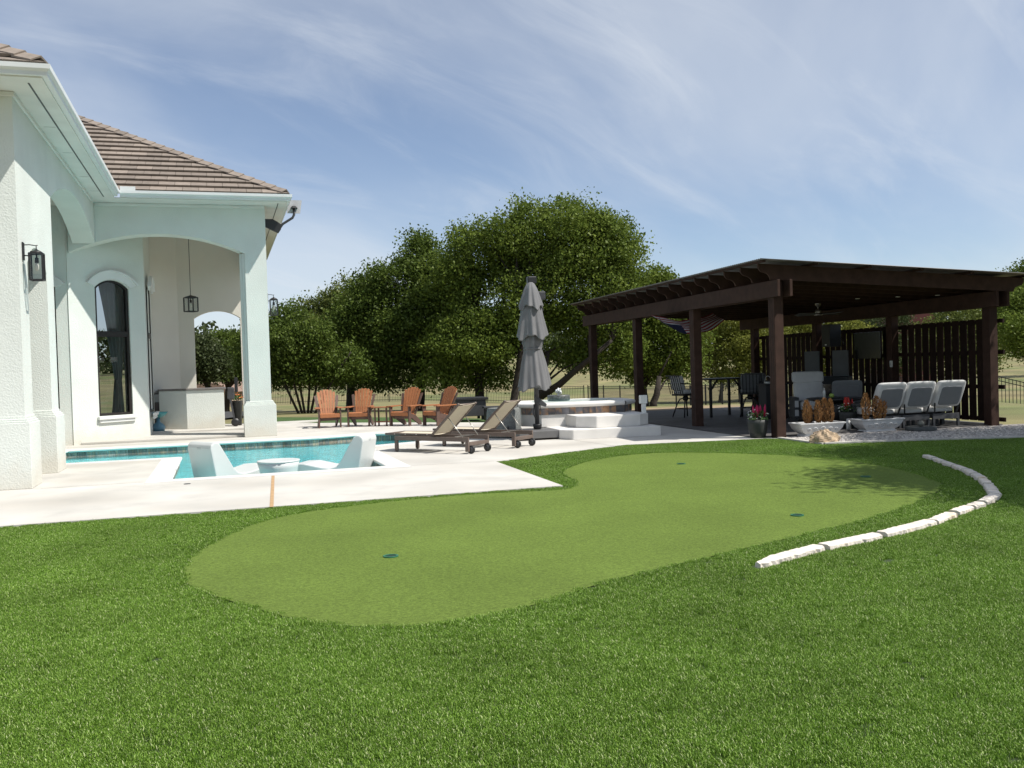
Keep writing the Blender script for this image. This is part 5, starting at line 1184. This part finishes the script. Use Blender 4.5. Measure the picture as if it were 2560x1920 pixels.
def tree(name, label, base, lobes, nl, size, m, trunks, seed, group='trees beyond the patio', per=16, spread=.42, shell=.55, droop=0, limbs=26, cat='tree', lobes_px=True, D=None):
    g = np.random.default_rng(seed)
    if lobes_px:
        L_ = []
        for (x, y, rx, ry) in lobes:
            dd = D + g.uniform(-.8, .8); c = at(x, y, dd); sx, sy = rx * dd / F, ry * dd / F; L_.append((c, np.array([sx, (sx + sy) / 2 * .95, sy])))
    else: L_ = [(np.array(c, float), np.array(r, float)) for c, r in lobes]
    L2_ = []
    for c, r in L_:
        L2_.append((c, r * .86))
        for q in range(4):
            d = g.normal(size=3); d[2] = abs(d[2]) + .5; d /= np.linalg.norm(d); f = g.uniform(.10, .17); L2_.append((c + d * r * g.uniform(.98, 1.10), r * f * np.array([.8, .8, 1.5])))
        for q in range(6):
            d = g.normal(size=3); d[1] -= .3; d[2] += .25; d /= np.linalg.norm(d); f = g.uniform(.30, .46); L2_.append((c + d * r * (1.02 - f * .8), r * f * np.array([1, 1, .85])))
    V, Fq, rn, cc = leaves(L2_, nl, size, g, per, spread, shell, droop)
    b = np.array(base, float)
    t = thing(name, label, cat, tuple(b), 0, group)
    obj('crown', np_mesh('crown', V - b, Fq, rn), m, t)
    mb = MB(); tops = []
    for tr in trunks:
        pts = [np.array(q[:3], float) - b for q in tr]; rs = [q[3] for q in tr]; mb.tube(pts, rs, 9); tops.append((pts, rs))
    pick = g.choice(len(cc), min(limbs, len(cc)), replace=False)
    for i in pick:
        q = cc[i] - b; best = min(tops, key=lambda T: np.linalg.norm(T[0][-1] - q)); pts, rs = best; k = len(pts) - 1 if g.random() < .6 else max(1, len(pts) - 2)
        s0 = pts[k]; r0 = rs[k] * .55; m1 = s0 + (q - s0) * .5 + np.array([0, 0, .12 * np.linalg.norm(q - s0)]) + g.normal(size=3) * .12
        mb.tube([s0, m1, q], [max(.02, r0), max(.014, r0 * .5), .008], 5)
    obj('trunk', mb, BARK, t); return t
def gz_(x, y): return float(hgt(x, y))
def stem(x, D, w_, ytop, lean=0, y2=None, dz=0):
    """trunk from the ground at pixel column x and distance D up to pixel row ytop"""
    p = at(x, 980, D); q = at(x + lean, ytop, D); z0 = gz_(p[0], D) - .15; r = w_ * D / F / 2
    mid = np.array([p[0] * .6 + q[0] * .4 + .05, D, z0 + (q[2] - z0) * .45])
    return [(p[0], D, z0, r * 1.35), (p[0] + .01, D, z0 + .35, r), (mid[0], D, mid[2], r * .92), (q[0], D, q[2], r * .65)]
DA = 44
tA = [stem(1198, DA, 24, 800, -8), stem(1281, DA - 1.5, 20, 780, 35), stem(1340, DA - 1, 16, 880, 30)]
p0 = at(1345, 985, DA - 1); tA.append([tuple(at(1352, 992, DA - 1)) + (.17,), tuple(at(1400, 960, DA - 1.2)) + (.16,), tuple(at(1440, 925, DA - 1.5)) + (.14,), tuple(at(1475, 897, DA - 1.8)) + (.12,), tuple(at(1530, 850, DA - 2)) + (.08,)])
b0 = at(1240, 980, DA); base = (b0[0], DA, gz_(b0[0], DA))
tree('broadleaf_tree', 'tallest broad green tree directly behind the closed umbrella', base, [(1395, 600, 130, 95), (1300, 610, 110, 85), (1230, 650, 110, 90), (1480, 620, 110, 90), (1560, 640, 62, 85), (1400, 720, 190, 100), (1260, 760, 170, 100), (1500, 770, 120, 110), (1350, 840, 190, 75), (1200, 850, 140, 80), (1120, 880, 90, 70), (1530, 880, 80, 60), (1440, 545, 60, 45), (1330, 545, 50, 42), (1590, 740, 40, 70), (1180, 930, 110, 34), (1175, 640, 85, 75), (1130, 720, 80, 80), (1270, 945, 100, 26), (1460, 900, 60, 36), (1100, 955, 70, 20)], 46000, .24, LEAF_MAPLE, tA, 3, limbs=60, D=DA)
b0 = at(1010, 985, 47); tree('broadleaf_tree', 'mid-height green tree between the tall tree and the bushes, left of the umbrella', (b0[0], 47, gz_(b0[0], 47)), [(1050, 640, 55, 62), (935, 705, 48, 48), (905, 760, 60, 55), (870, 800, 60, 55), (1010, 700, 75, 62), (1080, 720, 80, 80), (960, 770, 85, 70), (1060, 800, 120, 90), (970, 860, 110, 80), (1080, 900, 120, 50), (900, 800, 50, 60), (1000, 940, 90, 30), (940, 955, 70, 20), (1120, 780, 70, 80)], 24000, .25, LEAF_DARK, [stem(1050, 47, 20, 800, 5), stem(1120, 47, 18, 820, -15)], 5, limbs=34, D=47)
b0 = at(872, 985, 50); tree('broadleaf_tree', 'rounded olive green tree behind the two left armchairs', (b0[0], 50, gz_(b0[0], 50)), [(865, 755, 60, 50), (800, 790, 55, 45), (890, 830, 85, 70), (790, 840, 70, 55), (710, 860, 60, 60), (850, 900, 110, 60), (930, 900, 60, 55), (880, 950, 70, 24), (800, 940, 60, 26)], 16000, .25, LEAF_OLIVE, [stem(874, 50, 22, 850, 4)], 7, limbs=26, D=50)
b0 = at(765, 985, 42); sp_ = []
for dx in (-70, -40, -15, 10, 35, 70):
    p = at(765 + dx * .25, 985, 42); z0 = gz_(p[0], 42); q = at(765 + dx * 1.1, 950 - 25 * (dx % 3), 42); q2 = at(765 + dx * 1.6, 880, 42); sp_.append([(p[0], 42, z0 - .1, .06), (q[0], 42 + dx * .005, q[2], .045), (q2[0], 42, q2[2], .03)])
tree('multistem_tree', 'low spreading many-stemmed tree just right of the loggia column', (b0[0], 42, gz_(b0[0], 42)), [(715, 800, 45, 40), (695, 850, 48, 50), (770, 850, 60, 45), (760, 905, 110, 48), (680, 905, 50, 55), (850, 915, 70, 36), (740, 950, 110, 16), (640, 880, 50, 60)], 15000, .22, LEAF_DARK, sp_, 9, limbs=20, D=42)
b0 = at(1640, 985, 46); tree('broadleaf_tree', 'green tree seen between the pergola posts with a dark leaning trunk', (b0[0], 46, gz_(b0[0], 46)), [(1640, 715, 50, 42), (1600, 770, 60, 55), (1660, 790, 65, 60), (1580, 850, 60, 60), (1650, 870, 75, 65), (1700, 900, 60, 50), (1610, 930, 70, 28), (1740, 840, 40, 60)], 15000, .23, LEAF_MAPLE, [stem(1615, 46, 12, 900, -18), stem(1632, 44, 18, 940, 16)], 12, limbs=24, D=46)
b0 = at(1800, 985, 62); tree('feathery_tree', 'yellow-green feathery tree behind the bar stools', (b0[0], 62, gz_(b0[0], 62)), [(1800, 810, 90, 60), (1860, 850, 80, 60), (1760, 870, 70, 60), (1830, 910, 110, 50), (1900, 900, 60, 60), (1920, 830, 60, 50)], 15000, .24, LEAF_YELLOW, [stem(1800, 62, 10, 900, 8), stem(1850, 62, 8, 900, -10)], 14, droop=.6, limbs=22, D=62)
lab_f = ['yellow-green tree glimpsed over the fence near the ceiling fan', 'grey-green tree glimpsed over the fence left of the red house', 'green tree glimpsed over the slatted fence near the right post']
for k, (x, D_t, m_) in enumerate(((2060, 64, LEAF_YELLOW), (2200, 70, LEAF_FAR), (2400, 60, LEAF_OLIVE))):
    b0 = at(x, 985, D_t); tree('feathery_tree', lab_f[k], (b0[0], D_t, gz_(b0[0], D_t)), [(x, 805, 90, 48), (x - 60, 850, 70, 60), (x + 60, 850, 80, 60), (x, 900, 110, 60)], 9000, .26, m_, [stem(x, D_t, 10, 880, 6)], 20 + k, droop=.4, limbs=16, D=D_t)
b0 = at(2610, 985, 46); tree('feathery_tree', 'airy green tree at the right edge beside the pergola', (b0[0], 46, gz_(b0[0], 46)), [(2570, 790, 70, 50), (2540, 830, 50, 45), (2620, 760, 90, 70), (2590, 860, 90, 40), (2530, 770, 30, 36), (2680, 830, 80, 70)], 12000, .22, LEAF_MAPLE, [stem(2625, 46, 16, 880, -20), [tuple(at(2610, 920, 46)) + (.12,), tuple(at(2560, 890, 46)) + (.09,), tuple(at(2530, 880, 46)) + (.05,)]], 31, limbs=24, D=46)
b0 = at(2580, 985, 90); tree('dark_tree', 'dark distant treetop above the right end of the pergola roof', (b0[0], 90, gz_(b0[0], 90)), [(2545, 715, 50, 40), (2600, 700, 60, 60), (2540, 780, 70, 60), (2620, 800, 80, 70)], 6000, .4, LEAF_DARK, [stem(2585, 90, 12, 800)], 33, spread=.7, limbs=10, D=90)
# trees seen through the rear arch of the loggia
for k, (x, D_t, m_, lob, lab) in enumerate(((515, 48, LEAF_FAR, [(505, 885, 40, 48), (530, 915, 45, 45), (480, 910, 50, 50), (440, 890, 60, 60)], 'grey-green tree seen through the rear arch, left side'), (565, 54, LEAF_DARK, [(560, 868, 42, 38), (580, 895, 45, 50), (545, 910, 40, 48), (610, 905, 50, 52), (650, 880, 50, 55)], 'dark tree with visible trunk seen through the rear arch'))):
    b0 = at(x, 985, D_t); tree('broadleaf_tree', lab, (b0[0], D_t, gz_(b0[0], D_t)), lob, 9000, .24, m_, [stem(x, D_t, 14, 890, 4)], 40 + k, limbs=14, D=D_t)
# trees standing to the right of the view; their shade lies on the lawn
off = [((10.05, 10.5), .95, 'tree whose shadow falls on the near lawn, right of the view'), ((11.3, 13.4), 1.05, 'second shade tree right of the view, beside the edging stones'), ((13.1, 16.2), 1.1, 'tree whose shadow falls on the putting green, right of the view'), ((16.4, 16.6), 1.1, 'shade tree right of the view beside the gravel strip')]
for k, ((x, y), s, lab) in enumerate(off):
    lb = [((x, y, 5.6 * s), (2.0, 2.0, 1.5)), ((x - .9, y + .9, 5.0 * s), (1.4, 1.3, 1.1)), ((x + 1.0, y - .8, 4.8 * s), (1.5, 1.5, 1.2)), ((x - .3, y - 1.3, 4.6 * s), (1.4, 1.3, 1.0)), ((x + .2, y, 6.9 * s), (1.3, 1.3, 1.0)), ((x - .4, y + 1.6, 4.4 * s), (1.1, 1.2, .8))]
    tree('shade_tree', lab, (x, y, 0), lb, 11000, .17, LEAF_MAPLE, [[(x, y, -.1, .2), (x, y, 1.2, .16), (x + .1, y, 3.0, .13), (x, y, 4.6 * s, .08)]], 60 + k, group='shade trees right of the lawn', lobes_px=False, limbs=30)
# far wood along the horizon
g = np.random.default_rng(77); lob = []
for i in range(150):
    X_ = g.uniform(-170, 170); Y_ = g.uniform(150, 205); z_ = gz_(X_, Y_); hgt_ = g.uniform(7, 12) * (.85 if X_ < -25 else .8); lob.append(((X_, Y_, z_ + hgt_ * .55), (g.uniform(4, 7.5), 4, hgt_ * .5)))
V, Fq, rn, cc = leaves([(np.array(c), np.array(r)) for c, r in lob], 60000, .95, g, 14, 1.1, .6)
o = struct(obj('far_wood', np_mesh('far_wood', V, Fq, rn), LEAF_FAR), 'stuff'); o['label'] = 'distant wood along the horizon'

# neighbouring houses glimpsed far off
def far_house(label, x, yb, D_t, wpx, hpx, wall, roofm, win=None):
    p = at(x, yb, D_t); s = D_t / F; wd, ht = wpx * s, hpx * s; z0 = gz_(p[0], D_t)
    t = thing('neighbour_house', label, 'house', (p[0], D_t, z0)); top = p[2] + ht - z0
    obj('wall', MB().box(-wd / 2, wd / 2, 0, 6, -.3, top * .62), wall, t)
    obj('roof', MB().extr([(-wd / 2 - .4, top * .621), (wd / 2 + .4, top * .621), (wd * .28, top), (-wd * .28, top)], lambda a, b: (a, -.4, b), lambda a, b: (a, 6.4, b)), roofm, t)
    if win:
        w_ = obj('window', MB().box(win[0] * wd - .55, win[0] * wd + .55, -.45 if win[1] > .62 else -.06, -.402 if win[1] > .62 else -.01, top * win[1] - .5, top * win[1] + .5), TRIM, t); obj('pane', MB().box(win[0] * wd - .42, win[0] * wd + .42, -.47 if win[1] > .62 else -.08, -.455 if win[1] > .62 else -.065, top * win[1] - .38, top * win[1] + .38), mat('far_pane', (.25, .28, .28), .2), w_)
far_house('dark red house with a white window glimpsed over the fence', 2285, 870, 84, 110, 110, REDW, REDW, (.08, .58))
far_house('low tan house with a brown roof seen through the rear arch', 505, 985, 66, 150, 26, mat('tan_wall', (.42, .33, .25), .9), ROOFB)
far_house('small brown-roofed house half hidden beyond the arch trees', 610, 930, 110, 60, 55, mat('pinkish_wall', (.40, .30, .26), .9), ROOFB)
p = at(575, 1000, 40); struct(obj('side_road', MB().sheet([(p[0] - 9, 37.5), (p[0] + 1.4, 34.8), (p[0] + 2.2, 40.5), (p[0] - 9, 43)], -.035), ASPH))
